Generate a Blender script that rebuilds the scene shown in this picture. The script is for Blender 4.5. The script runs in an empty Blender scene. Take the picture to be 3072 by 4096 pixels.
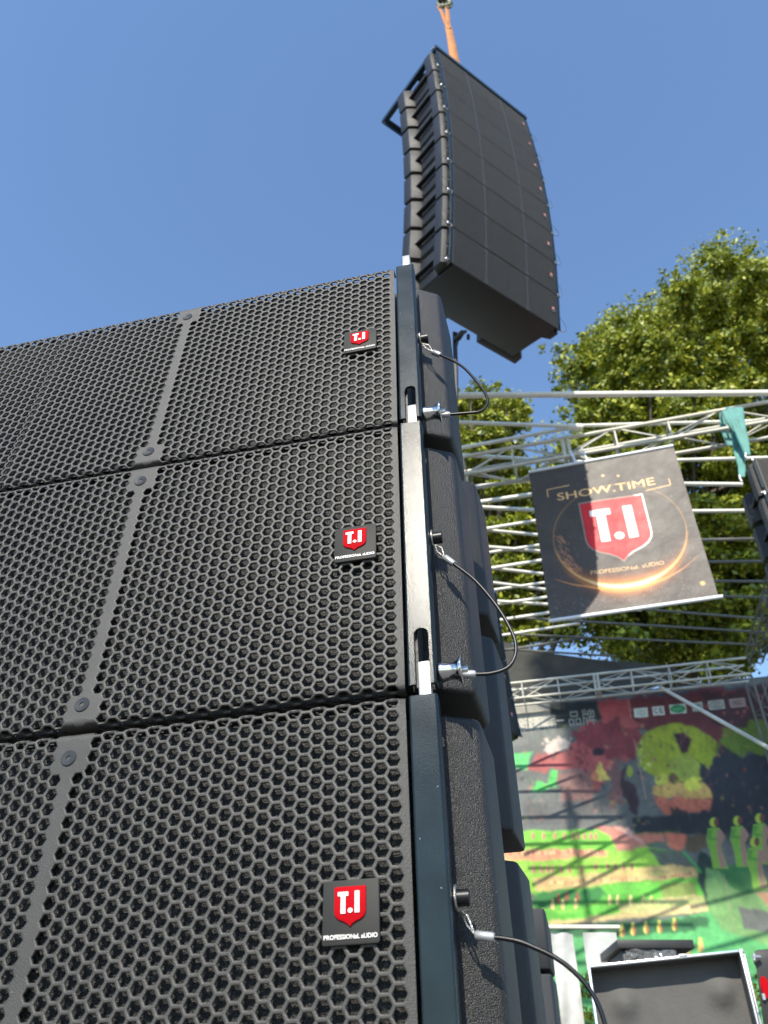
import bpy, bmesh, math, random
import numpy as np
from mathutils import Vector, Matrix
random.seed(7)
rng = np.random.default_rng(11)
S = bpy.context.scene
COL = S.collection
EYE = 1.6                      # height of the lens above the paved ground
F = 3210.67                    # focal length in photo pixels
PITCH = math.radians(38.0)

# ---------------------------------------------------------------- camera
cam_d = bpy.data.cameras.new('camera')
cam = bpy.data.objects.new('camera', cam_d)
COL.objects.link(cam)
cam.location = (0, 0, EYE)
cam.rotation_euler = (math.radians(90) + PITCH, 0, 0)
cam_d.sensor_fit = 'VERTICAL'
cam_d.sensor_height = 36.0
cam_d.lens = F / 4096 * 36.0
cam_d.clip_start = 0.05
cam_d.clip_end = 500
cam_d.dof.use_dof = True
cam_d.dof.focus_distance = 1.0
cam_d.dof.aperture_fstop = 10.0
S.camera = cam

# ---------------------------------------------------------------- daylight
SUN_AZ, SUN_EL = math.radians(-166), math.radians(41)   # azimuth from +Y, clockwise
wd = bpy.data.worlds.new('World')
S.world = wd
wd.use_nodes = True
nt = wd.node_tree
sky = nt.nodes.new('ShaderNodeTexSky')
sky.sky_type = 'NISHITA'
sky.sun_disc = False
sky.sun_elevation = SUN_EL
sky.sun_rotation = SUN_AZ
sky.air_density = 1.2
sky.dust_density = 0.12
sky.ozone_density = 4.6
bg = nt.nodes['Background']
bg.inputs['Strength'].default_value = 0.15
nt.links.new(sky.outputs[0], bg.inputs[0])
sd = bpy.data.lights.new('sun', 'SUN')
sd.energy = 4.0
sd.angle = math.radians(0.5)
sd.color = (1.0, 0.925, 0.79)
sun = bpy.data.objects.new('sun', sd)
COL.objects.link(sun)
sdir = Vector((math.sin(SUN_AZ) * math.cos(SUN_EL), math.cos(SUN_AZ) * math.cos(SUN_EL), math.sin(SUN_EL)))
sun.rotation_euler = sdir.to_track_quat('Z', 'Y').to_euler()
S.view_settings.view_transform = 'Standard'
S.view_settings.look = 'None'
S.view_settings.exposure = 0.80
S.view_settings.gamma = 1.0
S.render.engine = 'CYCLES'

# ---------------------------------------------------------------- helpers
def lin(c):
    return tuple((x / 255 / 12.92) if x / 255 <= 0.04045 else ((x / 255 + 0.055) / 1.055) ** 2.4 for x in c)

def tag(o, label=None, cat=None, group=None, kind=None):
    if label: o['label'] = label
    if cat: o['category'] = cat
    if group: o['group'] = group
    if kind: o['kind'] = kind
    return o

def empty(name, mw=None, loc=None):
    o = bpy.data.objects.new(name, None)
    o.empty_display_size = 0.1
    COL.objects.link(o)
    if mw is not None: o.matrix_world = mw
    if loc is not None: o.location = loc
    return o

def mat(name, col, rough=0.6, metal=0.0, spec=0.5, bump=None, vary=0.0, vscale=8.0, coat=0.0, attr=False, spk=None, trans=0.0):
    m = bpy.data.materials.new(name)
    m.use_nodes = True
    t = m.node_tree
    b = t.nodes['Principled BSDF']
    b.inputs['Base Color'].default_value = (*col, 1)
    b.inputs['Roughness'].default_value = rough
    b.inputs['Metallic'].default_value = metal
    b.inputs['Specular IOR Level'].default_value = spec
    b.inputs['Coat Weight'].default_value = coat
    tc = t.nodes.new('ShaderNodeTexCoord')
    base = None
    if attr:
        a = t.nodes.new('ShaderNodeAttribute'); a.attribute_name = 'Col'
        base = a.outputs['Color']
        t.links.new(base, b.inputs['Base Color'])
    if vary:
        n = t.nodes.new('ShaderNodeTexNoise'); n.inputs['Scale'].default_value = vscale
        n.inputs['Detail'].default_value = 5
        t.links.new(tc.outputs['Object'], n.inputs['Vector'])
        r = t.nodes.new('ShaderNodeMapRange')
        r.inputs[1].default_value = 0.3; r.inputs[2].default_value = 0.7
        r.inputs[3].default_value = 1 - vary; r.inputs[4].default_value = 1 + vary
        t.links.new(n.outputs[0], r.inputs[0])
        mx = t.nodes.new('ShaderNodeMix'); mx.data_type = 'RGBA'; mx.blend_type = 'MULTIPLY'
        mx.inputs[0].default_value = 1.0
        if base is not None: t.links.new(base, mx.inputs[6])
        else: mx.inputs[6].default_value = (*col, 1)
        t.links.new(r.outputs[0], mx.inputs[7])
        t.links.new(mx.outputs[2], b.inputs['Base Color'])
        rr = t.nodes.new('ShaderNodeMapRange')
        rr.inputs[3].default_value = rough*0.85; rr.inputs[4].default_value = min(1, rough*1.15)
        t.links.new(n.outputs[0], rr.inputs[0]); t.links.new(rr.outputs[0], b.inputs['Roughness'])
    if bump:
        sc, dist = bump
        n = t.nodes.new('ShaderNodeTexNoise'); n.inputs['Scale'].default_value = sc; n.inputs['Detail'].default_value = 3
        t.links.new(tc.outputs['Object'], n.inputs['Vector'])
        bp = t.nodes.new('ShaderNodeBump'); bp.inputs['Distance'].default_value = dist; bp.inputs['Strength'].default_value = 1
        t.links.new(n.outputs[0], bp.inputs['Height']); t.links.new(bp.outputs[0], b.inputs['Normal'])
    return m

class MB:
    """collects polygons, prisms, tubes ... and links them as one mesh"""
    def __init__(s): s.v = []; s.f = []; s.c = []; s.sm = []
    def add(s, vs, fs, smooth=False, col=None):
        o = len(s.v); s.v += [tuple(p) for p in vs]
        for f in fs: s.f.append([i + o for i in f]); s.sm.append(smooth); s.c.append(col)
    def box(s, a, b):
        (x0, y0, z0), (x1, y1, z1) = a, b
        s.add([(x0,y0,z0),(x1,y0,z0),(x1,y1,z0),(x0,y1,z0),(x0,y0,z1),(x1,y0,z1),(x1,y1,z1),(x0,y1,z1)],
              [(0,3,2,1),(4,5,6,7),(0,1,5,4),(1,2,6,5),(2,3,7,6),(3,0,4,7)])
    def prism(s, poly, z0, z1, zf0=None, zf1=None):
        n = len(poly)
        vs = [(x, y, z0 if zf0 is None else zf0(x, y)) for x, y in poly] + [(x, y, z1 if zf1 is None else zf1(x, y)) for x, y in poly]
        s.add(vs, [list(range(n))[::-1], list(range(n, 2*n))] + [(i, (i+1) % n, (i+1) % n + n, i + n) for i in range(n)])
    def tube(s, pts, r, n=8, cap=True):
        pts = [Vector(p) for p in pts]
        rs = r if isinstance(r, (list, tuple)) else [r] * len(pts)
        rings = []; up = Vector((0, 0, 1)); prev = None
        for i, p in enumerate(pts):
            d = (pts[min(i+1, len(pts)-1)] - pts[max(i-1, 0)]).normalized()
            if prev is None:
                a = d.orthogonal().normalized()
            else:
                a = (prev - d * prev.dot(d)).normalized()
            prev = a; b = d.cross(a)
            rings.append([p + (a * math.cos(2*math.pi*k/n) + b * math.sin(2*math.pi*k/n)) * rs[i] for k in range(n)])
        vs = [q for rg in rings for q in rg]
        fs = [(i*n+k, i*n+(k+1) % n, (i+1)*n+(k+1) % n, (i+1)*n+k) for i in range(len(pts)-1) for k in range(n)]
        s.add(vs, fs, True)
        if cap: s.add(rings[0], [list(range(n))[::-1]]); s.add(rings[-1], [list(range(n))])
    def poly(s, pts, col=None): s.add(pts, [list(range(len(pts)))], col=col)
    def mesh(s, name, merge=False, bevel=0.0, segs=2):
        me = bpy.data.meshes.new(name)
        me.from_pydata(s.v, [], s.f)
        for p, q in zip(me.polygons, s.sm): p.use_smooth = q
        if any(c is not None for c in s.c):
            ca = me.color_attributes.new('Col', 'FLOAT_COLOR', 'CORNER')
            for p, c in zip(me.polygons, s.c):
                for l in p.loop_indices: ca.data[l].color = (*(c or (0.5, 0.5, 0.5)), 1)
        if bevel or merge:
            bm = bmesh.new(); bm.from_mesh(me)
            bmesh.ops.remove_doubles(bm, verts=bm.verts, dist=1e-5)
            bmesh.ops.recalc_face_normals(bm, faces=bm.faces)
            if bevel:
                es = [e for e in bm.edges if len(e.link_faces) == 2 and e.calc_face_angle(0) > 0.35]
                r = bmesh.ops.bevel(bm, geom=es, offset=bevel, segments=segs, profile=0.5, affect='EDGES', clamp_overlap=True)
                for f in bm.faces: f.smooth = True
            bm.to_mesh(me); bm.free()
            if bevel:
                try: me.set_sharp_from_angle(angle=math.radians(40))
                except Exception: pass
        return me
    def build(s, name, m, parent=None, **k):
        return link(name, s.mesh(name, **k), m, parent)

def link(name, me, m=None, parent=None):
    o = bpy.data.objects.new(name, me)
    COL.objects.link(o)
    if m is not None and len(me.materials) == 0: me.materials.append(m)
    if parent is not None: o.parent = parent
    return o

def children_of(o): return [c for c in bpy.data.objects if c.parent == o]
def copy_tree(o, parent=None, skip=()):
    c = o.copy(); COL.objects.link(c)
    if parent is not None: c.parent = parent
    for ch in KIDS.get(o.name, children_of(o)):
        if ch.name.split('.')[0] in skip: continue
        copy_tree(ch, c, skip)
    return c
KIDS = {}

def text_mesh(s, size, depth, xs=1.0, font=None, bold=0.0):
    cu = bpy.data.curves.new('txt', 'FONT')
    cu.body = s; cu.size = size; cu.extrude = depth; cu.offset = bold
    cu.align_x = 'LEFT'; cu.resolution_u = 3
    o = bpy.data.objects.new('txt', cu)
    COL.objects.link(o)
    bpy.context.view_layer.update()
    dg = bpy.context.evaluated_depsgraph_get()
    me = bpy.data.meshes.new_from_object(o.evaluated_get(dg))
    bpy.data.objects.remove(o); bpy.data.curves.remove(cu)
    P = np.array([v.co[:] for v in me.vertices])
    return P, [list(p.vertices) for p in me.polygons]

def fit_text(mb, s, x0, x1, z0, z1, f, depth=0.0005, col=None, bold=0.0):
    """text stretched to the rectangle x0..x1, z0..z1; f maps (x, z, out) to a point"""
    P, fs = text_mesh(s, 1.0, 0.5, bold=bold)
    a, b = P.min(0), P.max(0)
    Q = [f(x0 + (p[0]-a[0]) / (b[0]-a[0]) * (x1-x0), z0 + (p[1]-a[1]) / (b[1]-a[1]) * (z1-z0), (p[2]+0.5) * depth) for p in P]
    mb.add(Q, fs, col=col)

class Print:
    """a printed cloth: the picture is drawn into a grid of cells and carried by the vertices of the cloth"""
    def __init__(s, w, h, cell, base):
        s.w, s.h, s.c = w, h, cell; s.nx, s.nz = int(w/cell), int(h/cell)
        s.a = np.ones((s.nz+1, s.nx+1, 3)) * np.array(base)
    def fill(s, pts, col, alpha=1.0):
        P = np.array(pts, float); P[:, 0] *= s.nx/s.w; P[:, 1] *= s.nz/s.h
        x0, x1 = int(max(0, math.floor(P[:, 0].min()))), int(min(s.nx, math.ceil(P[:, 0].max())))
        z0, z1 = int(max(0, math.floor(P[:, 1].min()))), int(min(s.nz, math.ceil(P[:, 1].max())))
        if x1 < x0 or z1 < z0: return
        X, Z = np.meshgrid(np.arange(x0, x1+1), np.arange(z0, z1+1)); cov = np.zeros(X.shape)
        for ox, oz in ((-.25, -.25), (.25, -.25), (-.25, .25), (.25, .25)):
            ins = np.zeros(X.shape, bool); n = len(P); j = n-1
            for i in range(n):
                xi, zi = P[i]; xj, zj = P[j]
                if zi != zj:
                    ins ^= ((zi > Z+oz) != (zj > Z+oz)) & (X+ox < (xj-xi)*(Z+oz-zi)/(zj-zi)+xi)
                j = i
            cov += ins*0.25
        k = (cov*alpha)[..., None]
        s.a[z0:z1+1, x0:x1+1] = s.a[z0:z1+1, x0:x1+1]*(1-k) + np.array(col)*k
    def text(s, t, x0, x1, z0, z1, col, bold=0.0):
        P, fs = text_mesh(t, 1.0, 0.0, bold=bold)
        a, b = P.min(0), P.max(0)
        for f in fs:
            s.fill([(x0 + (P[i][0]-a[0])/(b[0]-a[0])*(x1-x0), z0 + (P[i][1]-a[1])/(b[1]-a[1])*(z1-z0)) for i in f], col)
    def blur(s, n=1):
        for _ in range(n):
            p = np.pad(s.a, ((1, 1), (1, 1), (0, 0)), mode='edge')
            s.a = (p[:-2, 1:-1] + p[2:, 1:-1] + p[1:-1, :-2] + p[1:-1, 2:] + 2*p[1:-1, 1:-1]) / 6
    def noise(s, amp, size):
        g = rng.random((int(s.nz/size)+3, int(s.nx/size)+3))
        Z, X = np.meshgrid(np.arange(s.nz+1)/size, np.arange(s.nx+1)/size, indexing='ij')
        zi, xi = Z.astype(int), X.astype(int); fz, fx = Z-zi, X-xi
        fz = fz*fz*(3-2*fz); fx = fx*fx*(3-2*fx)
        return (g[zi, xi]*(1-fz)*(1-fx) + g[zi+1, xi]*fz*(1-fx) + g[zi, xi+1]*(1-fz)*fx + g[zi+1, xi+1]*fz*fx - 0.5)*2*amp
    def mottle(s, amp, size):
        s.a *= (1 + s.noise(amp, size))[..., None]
    def warp(s, amp, size):
        Z, X = np.meshgrid(np.arange(s.nz+1), np.arange(s.nx+1), indexing='ij')
        zz = np.clip(Z + s.noise(amp, size) + s.noise(amp*0.5, size/3), 0, s.nz).astype(int); xx = np.clip(X + s.noise(amp, size) + s.noise(amp*0.5, size/3), 0, s.nx).astype(int)
        s.a = s.a[zz, xx]
    def build(s, name, m, parent, f):
        nx, nz = s.nx, s.nz
        V = [f(s.w*i/nx, s.h*j/nz) for j in range(nz+1) for i in range(nx+1)]
        fs = [(j*(nx+1)+i, j*(nx+1)+i+1, (j+1)*(nx+1)+i+1, (j+1)*(nx+1)+i) for j in range(nz) for i in range(nx)]
        me = bpy.data.meshes.new(name); me.from_pydata([v[:] for v in V], [], fs)
        me.polygons.foreach_set('use_smooth', [True]*len(fs))
        ca = me.color_attributes.new('Col', 'FLOAT_COLOR', 'POINT')
        c = np.concatenate([np.clip(s.a, 0, 1).reshape(-1, 3), np.ones(((nx+1)*(nz+1), 1))], 1)
        ca.data.foreach_set('color', c.ravel())
        return link(name, me, m, parent)

# pixel of the photo -> direction in the place (used to survey positions at real distances)
RC = Matrix(((1, 0, 0), (0, -math.sin(PITCH), -math.cos(PITCH)), (0, math.cos(PITCH), -math.sin(PITCH))))
ORG = Vector((0, 0, EYE))
def ray(x, y): return RC @ Vector(((x-1536)/F, -(y-2048)/F, -1.0))
def at_y(x, y, Y): d = ray(x, y); return ORG + d * (Y / d.y)
def at_z(x, y, h): d = ray(x, y); return ORG + d * (h / d.z)
def on_plane(x, y, P, n): d = ray(x, y); return ORG + d * ((Vector(P) - ORG).dot(n) / d.dot(n))

# ---------------------------------------------------------------- materials
M = {}
M['grille'] = mat('black powder coated steel', (0.047, 0.0452, 0.041), 0.48, spec=0.45, bump=(900, 0.00045), vary=0.15, vscale=14)
M['foam'] = mat('open cell foam', (0.012, 0.012, 0.012), 0.6, spec=0.4)
M['body'] = mat('textured black polyurethane', (0.011, 0.0105, 0.0095), 0.45, spec=0.55, bump=None, vary=0.25, vscale=9)
M['bar'] = mat('blue black enamel', (0.008, 0.016, 0.020), 0.24, spec=0.27, bump=None, vary=0.3, vscale=22)
M['plate'] = mat('dark rig plate', (0.02, 0.018, 0.016), 0.5, bump=(260, 0.0015))
M['zinc'] = mat('zinc plated steel', (0.42, 0.43, 0.44), 0.38, metal=0.55, vary=0.1, vscale=40)
M['chrome'] = mat('polished steel', (0.62, 0.60, 0.57), 0.16, metal=1.0)
M['cable'] = mat('black coated wire rope', (0.006, 0.006, 0.007), 0.35, spec=0.35)
M['wire'] = mat('bare wire rope', (0.45, 0.43, 0.40), 0.3, metal=0.9, bump=(900, 0.0006))
M['badge'] = mat('dark grey rubber badge', (0.024, 0.024, 0.022), 0.6, spec=0.25)
M['red'] = mat('red badge enamel', (0.38, 0.003, 0.008), 0.7, spec=0.06)
M['white'] = mat('white badge lettering', (0.85, 0.82, 0.78), 0.4)
M['screw'] = mat('black oxide screw', (0.05, 0.05, 0.05), 0.33, metal=0.5)
M['frame'] = mat('blue black flying frame', (0.012, 0.028, 0.045), 0.35, spec=0.6, vary=0.2)

# foam gets a web of lighter cell walls (the reticulated foam behind the grille)
def foam_nodes(m):
    t = m.node_tree; b = t.nodes['Principled BSDF']; tc = [n for n in t.nodes if n.type == 'TEX_COORD'][0]
    v = t.nodes.new('ShaderNodeTexVoronoi'); v.feature = 'DISTANCE_TO_EDGE'; v.inputs['Scale'].default_value = 330
    n = t.nodes.new('ShaderNodeTexNoise'); n.inputs['Scale'].default_value = 700
    t.links.new(tc.outputs['Object'], v.inputs['Vector']); t.links.new(tc.outputs['Object'], n.inputs['Vector'])
    r = t.nodes.new('ShaderNodeMapRange'); r.inputs[1].default_value = 0.02; r.inputs[2].default_value = 0.18; r.inputs[3].default_value = 1; r.inputs[4].default_value = 0
    t.links.new(v.outputs['Distance'], r.inputs[0])
    mlt = t.nodes.new('ShaderNodeMath'); mlt.operation = 'MULTIPLY'
    t.links.new(r.outputs[0], mlt.inputs[0]); t.links.new(n.outputs[0], mlt.inputs[1])
    mx = t.nodes.new('ShaderNodeMix'); mx.data_type = 'RGBA'
    mx.inputs[6].default_value = (0.002, 0.002, 0.002, 1); mx.inputs[7].default_value = (0.15, 0.145, 0.135, 1)
    t.links.new(mlt.outputs[0], mx.inputs[0]); t.links.new(mx.outputs[2], b.inputs['Base Color'])
    bp = t.nodes.new('ShaderNodeBump'); bp.inputs['Distance'].default_value = 0.003; bp.inputs['Strength'].default_value = 1
    t.links.new(mlt.outputs[0], bp.inputs['Height']); t.links.new(bp.outputs[0], b.inputs['Normal'])
foam_nodes(M['foam'])
def pebble(m, sc, dist):
    t = m.node_tree; b = t.nodes['Principled BSDF']; tc = [n for n in t.nodes if n.type == 'TEX_COORD'][0]
    v = t.nodes.new('ShaderNodeTexVoronoi'); v.inputs['Scale'].default_value = sc
    t.links.new(tc.outputs['Object'], v.inputs['Vector'])
    bp = t.nodes.new('ShaderNodeBump'); bp.inputs['Distance'].default_value = dist; bp.inputs['Strength'].default_value = 1; bp.invert = True
    t.links.new(v.outputs['Distance'], bp.inputs['Height']); t.links.new(bp.outputs[0], b.inputs['Normal'])
pebble(M['body'], 950, 0.00075)
pebble(M['bar'], 1000, 0.00007)
def specks(m, col, sc, thr):
    t = m.node_tree; b = t.nodes['Principled BSDF']; tc = [n for n in t.nodes if n.type == 'TEX_COORD'][0]
    inp = b.inputs['Base Color']; src = inp.links[0].from_socket if inp.links else None
    n = t.nodes.new('ShaderNodeTexNoise'); n.inputs['Scale'].default_value = sc; n.inputs['Detail'].default_value = 2
    t.links.new(tc.outputs['Object'], n.inputs['Vector'])
    r = t.nodes.new('ShaderNodeMapRange'); r.inputs[1].default_value = thr; r.inputs[2].default_value = thr + 0.02
    t.links.new(n.outputs[0], r.inputs[0])
    mx = t.nodes.new('ShaderNodeMix'); mx.data_type = 'RGBA'; mx.inputs[7].default_value = (*col, 1)
    if src: t.links.new(src, mx.inputs[6])
    else: mx.inputs[6].default_value = inp.default_value[:]
    t.links.new(r.outputs[0], mx.inputs[0]); t.links.new(mx.outputs[2], inp)
specks(M['bar'], (0.35, 0.35, 0.33), 210, 0.765)
specks(M['body'], (0.20, 0.19, 0.17), 330, 0.76)
specks(M['grille'], (0.16, 0.15, 0.13), 240, 0.745)

# ================================================================ the loudspeaker cabinet
W, H, TOP, PIT = 1.0783, 0.35, 0.356, 0.362
US = 0.3266
def c3(u, d, v): return (W/2 - u, d, TOP - v)

# --- hexagonally perforated grille, unrolled sheet then bent back at top and bottom
def grille_mesh():
    pu = (US - 0.0122) / 27; pv = pu * 2 / math.sqrt(3)
    sx = pu; R = pu / 1.5; Rh = 0.0058
    ncol = int(round((W - 2*0.0122) / pu))
    sx = (W - 2*0.0122) / ncol
    c1, c2 = 27, ncol - 27
    V = {}; vs = []; fs = []
    def vid(x, y, l):
        k = (round(x*20000), round(y*20000), l)
        if k not in V: V[k] = len(vs); vs.append((x, y, l))
        return V[k]
    LV = (0.0, 0.0, 0.0009, 0.0022)     # sheet front, hole rim, rounded rim, back
    ext = 0.016
    for i in range(-2, ncol + 3):
        u = 0.0122 + i * sx
        par = i & 1
        if i > ncol // 2 and (ncol & 1): par = (ncol - i) & 1
        for k in range(-3, 31):
            v = 0.0033 + (k + 0.5 * par) * pv
            if v < -ext - pv or v > H + ext + pv: continue
            cor = [(u + R*math.cos(math.pi/3*j), v + R*math.sin(math.pi/3*j)) for j in range(6)]
            solid = i < 0 or i > ncol
            edge = v < 0.036 or v > H - 0.036
            for cc in (c1, c2):
                if i == cc or (abs(i-cc) == 1 and edge): solid = True
            o = [vid(x, y, 0) for x, y in cor]
            if solid: fs.append(o); continue
            rings = [o]
            for l, rr in ((0, Rh + 0.0007), (1, Rh), (2, Rh - 0.0001)):
                z = (0.0, 0.0008, 0.0024)[l]
                rings.append([vid(u + rr*math.cos(math.pi/3*j), v + rr*math.sin(math.pi/3*j), z) for j in range(6)])
            for a, b in zip(rings[:-1], rings[1:]):
                for j in range(6): fs.append([a[j], a[(j+1) % 6], b[(j+1) % 6], b[j]])
    me = bpy.data.meshes.new('grille')
    me.from_pydata([(x, y, z) for x, y, z in vs], [], fs)
    bm = bmesh.new(); bm.from_mesh(me)
    for co, no in (((0,0,0),(-1,0,0)), ((W,0,0),(1,0,0)), ((0,-ext,0),(0,-1,0)), ((0,H+ext,0),(0,1,0))):
        bmesh.ops.bisect_plane(bm, geom=bm.verts[:]+bm.edges[:]+bm.faces[:], plane_co=co, plane_no=no, clear_outer=True, dist=1e-6)
    # extra cut lines where the bends run so the solid strips bend too
    for y in (-0.001, 0.0015, 0.004, 0.0065, H-0.0065, H-0.004, H-0.0015, H+0.001):
        bmesh.ops.bisect_plane(bm, geom=bm.verts[:]+bm.edges[:]+bm.faces[:], plane_co=(0, y, 0), plane_no=(0, 1, 0), dist=1e-6)
    Rb = 0.006; arc = Rb * math.pi / 2
    for vt in bm.verts:
        u, v, dd = vt.co
        def bend(t):           # t = distance beyond the start of the bend; returns (advance, depth, nx, nz)
            if t <= arc: a = t / Rb; return Rb*math.sin(a), Rb*(1-math.cos(a)), a
            return Rb, Rb + (t-arc), math.pi/2
        s0 = 0.004
        if v < s0:
            adv, dep, a = bend(s0 - v); vv = s0 - adv; y = dep + dd*math.cos(a); vv += dd*math.sin(a)
        elif v > H - s0:
            adv, dep, a = bend(v - (H - s0)); vv = H - s0 + adv; y = dep + dd*math.cos(a); vv -= dd*math.sin(a)
        else: vv, y = v, dd
        # round the side edge slightly
        e = min(u, W-u)
        if e < 0.004: y += 0.0018 * (1 - e/0.004) ** 2
        vt.co = (W/2 - u, y, TOP - vv)
    bmesh.ops.recalc_face_normals(bm, faces=bm.faces)
    if sum(f.normal.y for f in bm.faces) > 0: bmesh.ops.reverse_faces(bm, faces=bm.faces)
    for f in bm.faces: f.smooth = True
    bm.to_mesh(me); bm.free()
    me.set_sharp_from_angle(angle=math.radians(55))
    return me

def shield_pts(n=1):
    left = [(0.21, 0.11), (0.21, 0.50), (0.222, 0.55), (0.255, 0.595), (0.31, 0.63), (0.39, 0.66), (0.45, 0.695), (0.49, 0.74)]
    right = [(0.53, 0.695), (0.59, 0.66), (0.67, 0.63), (0.725, 0.595), (0.758, 0.55), (0.77, 0.50), (0.77, 0.11)]
    return left + right

def prism_f(mb, pts, f, o0, o1, col=None):
    n = len(pts)
    vs = [f(x, z, o0) for x, z in pts] + [f(x, z, o1) for x, z in pts]
    mb.add(vs, [list(range(n)), list(range(n, 2*n))[::-1]] + [(i, (i+1) % n, (i+1) % n + n, i + n) for i in range(n)], col=col)

def letters_TI(mb, f, o0, o1, col=None):
    prism_f(mb, [(0.28,0.20),(0.464,0.20),(0.464,0.262),(0.415,0.262),(0.415,0.535),(0.334,0.535),(0.334,0.262),(0.28,0.262)], f, o0, o1, col)
    prism_f(mb, [(0.58,0.195),(0.662,0.195),(0.662,0.53),(0.58,0.53)], f, o0, o1, col)
    prism_f(mb, [(0.50 + 0.043*math.cos(a*math.pi/8), 0.492 + 0.037*math.sin(a*math.pi/8)) for a in range(16)], f, o0, o1, col)

def make_cabinet():
    root = empty('line_array_speaker')
    g = link('grille', grille_mesh(), M['grille'], root)
    mb = MB(); mb.box(c3(W-0.006, 0.0085, H-0.006), c3(0.006, 0.0095, 0.006)); mb.build('foam', M['foam'], root)
    # screws in dished recesses
    for u in (US, W-US):
        for v in (0.0233, 0.329):
            mb = MB(); x, y, z = c3(u, 0, v)
            prof = [(0.0, 0.0035), (0.0022, 0.0035), (0.0024, 0.0002), (0.0070, -0.0002), (0.0078, 0.0004), (0.0079, 0.0016)]
            n = 20; vs = []; fs = []
            for r, d in prof:
                for k in range(n): vs.append((x + max(r, 1e-5)*math.cos(2*math.pi*k/n), y - 0.0010 + d, z + max(r, 1e-5)*math.sin(2*math.pi*k/n)))
            for i in range(len(prof)-1):
                for k in range(n): fs.append((i*n+k, i*n+(k+1) % n, (i+1)*n+(k+1) % n, (i+1)*n+k))
            mb.add(vs, fs)
            mb.build('screw', M['screw'], root, merge=True)
    # body: tapered core and rear
    def zt(x, y): return TOP - 0.005 - 0.045 * max(y-0.05, 0)
    def zb(x, y): return TOP - 0.351 + 0.045 * max(y-0.05, 0)
    mb = MB(); hw = W/2
    mb.prism([(-hw+0.018, 0.0125), (hw-0.018, 0.0125), (hw-0.018, 0.478), (-hw+0.018, 0.478)], 0, 0, zb, zt)
    mb.build('body', M['body'], root, bevel=0.003)
    for s in (-1, 1):
        mb = MB()
        P = [(-0.030, 0.040), (-0.061, 0.057), (-0.065, 0.142), (0.016, 0.180), (0.019, 0.040)]
        P = [((W/2 - u) * s, d) for u, d in P]
        mb.prism(P, TOP-0.336, TOP-0.001, zf0=lambda x, y: TOP-0.336+0.05*max(y-0.06, 0), zf1=lambda x, y: TOP-0.001-0.05*max(y-0.06, 0))
        mb.build('side_panel', M['body'], root, bevel=0.007, segs=3)
        # rear corner block, two facets with a groove
        mb = MB()
        P = [(0.019, 0.400), (-0.020, 0.424), (-0.060, 0.455), (-0.068, 0.545), (0.36, 0.548), (0.36, 0.477), (0.019, 0.477)]
        P = [((W/2 - u) * s, d) for u, d in P]
        mb.prism(P, TOP-0.330, TOP-0.026)
        mb.build('rear_block', M['body'], root, bevel=0.006)
        # horizontal handle rib in the side recess
        mb = MB()
        x0, x1 = s*(hw-0.010), s*(hw+0.030)
        mb.box((min(x0,x1), 0.150, TOP-0.192), (max(x0,x1), 0.442, TOP-0.174))
        mb.build('handle', M['body'], root, bevel=0.004)
        mb = MB()
        x0, x1 = s*(hw-0.020), s*(hw-0.010)
        mb.box((min(x0,x1), 0.168, TOP-0.330), (max(x0,x1), 0.402, TOP-0.206))
        mb.build('recess_panel', M['body'], root, bevel=0.006)
        mb = MB()
        mb.box((min(x0,x1), 0.168, TOP-0.150), (max(x0,x1), 0.402, TOP-0.030))
        mb.build('recess_panel', M['body'], root, bevel=0.006)
        # inner rig plate
        mb = MB()
        x0, x1 = s*(hw+0.008), s*(hw+0.013)
        mb.box((min(x0,x1), 0.006, TOP-0.350), (max(x0,x1), 0.050, TOP-0.002))
        pl = mb.build('rig_plate', M['plate'], root)
        # rigging bar with slot
        mb = MB()
        a, b = 0.0055, 0.0275
        sa, sb, sv = 0.0105, 0.0245, 0.290
        cx, r = (sa+sb)/2, (sb-sa)/2
        out = [(a, 0.0), (b, 0.0), (b, H), (sb, H), (sb, sv+r)] + [(cx + r*math.cos(t*math.pi/8), sv + r - r*math.sin(t*math.pi/8)) for t in range(1, 8)] + [(sa, sv+r), (sa, H), (a, H)]
        n = len(out)
        X = lambda u: s*(hw + u)
        vs = [(X(u), -0.0012, TOP-v) for u, v in out] + [(X(u), 0.0020, TOP-v) for u, v in out]
        mb.add(vs, [list(range(n)), list(range(n, 2*n))[::-1]] + [(i, (i+1) % n, (i+1) % n + n, i+n) for i in range(n)])
        for base, sg in ((a, 1), (b, -1)):
            pr = [(0, -0.0012), (-0.0008, -0.0009), (-0.0016, -0.0002), (-0.0021, 0.0008), (-0.0023, 0.0020), (-0.0023, 0.014), (0, 0.014), (0, 0.0022)]
            mb.prism([(X(base + sg*q), d) for q, d in pr], TOP-H, TOP)
        bar = mb.build('rigging_bar', M['bar'], root, merge=True)
        # link plate reaching up into the bar above
        mb = MB(); x0, x1 = X(0.0125), X(0.0240)
        mb.box((min(x0,x1), 0.0035, TOP-0.02), (max(x0,x1), 0.0150, TOP+0.036))
        mb.build('link_plate', M['zinc'], root, bevel=0.001)
        # quick release pin (spool shaped) and upper lug
        mb = MB()
        prof = [(0.0300, 0.002), (0.0302, 0.0085), (0.0318, 0.0095), (0.035, 0.0092), (0.040, 0.0078), (0.045, 0.0080), (0.049, 0.0100), (0.0520, 0.0140), (0.0527, 0.0138), (0.0522, 0.0035), (0.058, 0.0035), (0.0583, 0.0005)]
        vs = []; fs = []; nn = 18
        for q, rr in prof:
            for k in range(nn): vs.append((X(q), 0.0125 + rr*math.cos(2*math.pi*k/nn), TOP-0.333 + rr*math.sin(2*math.pi*k/nn)))
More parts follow.
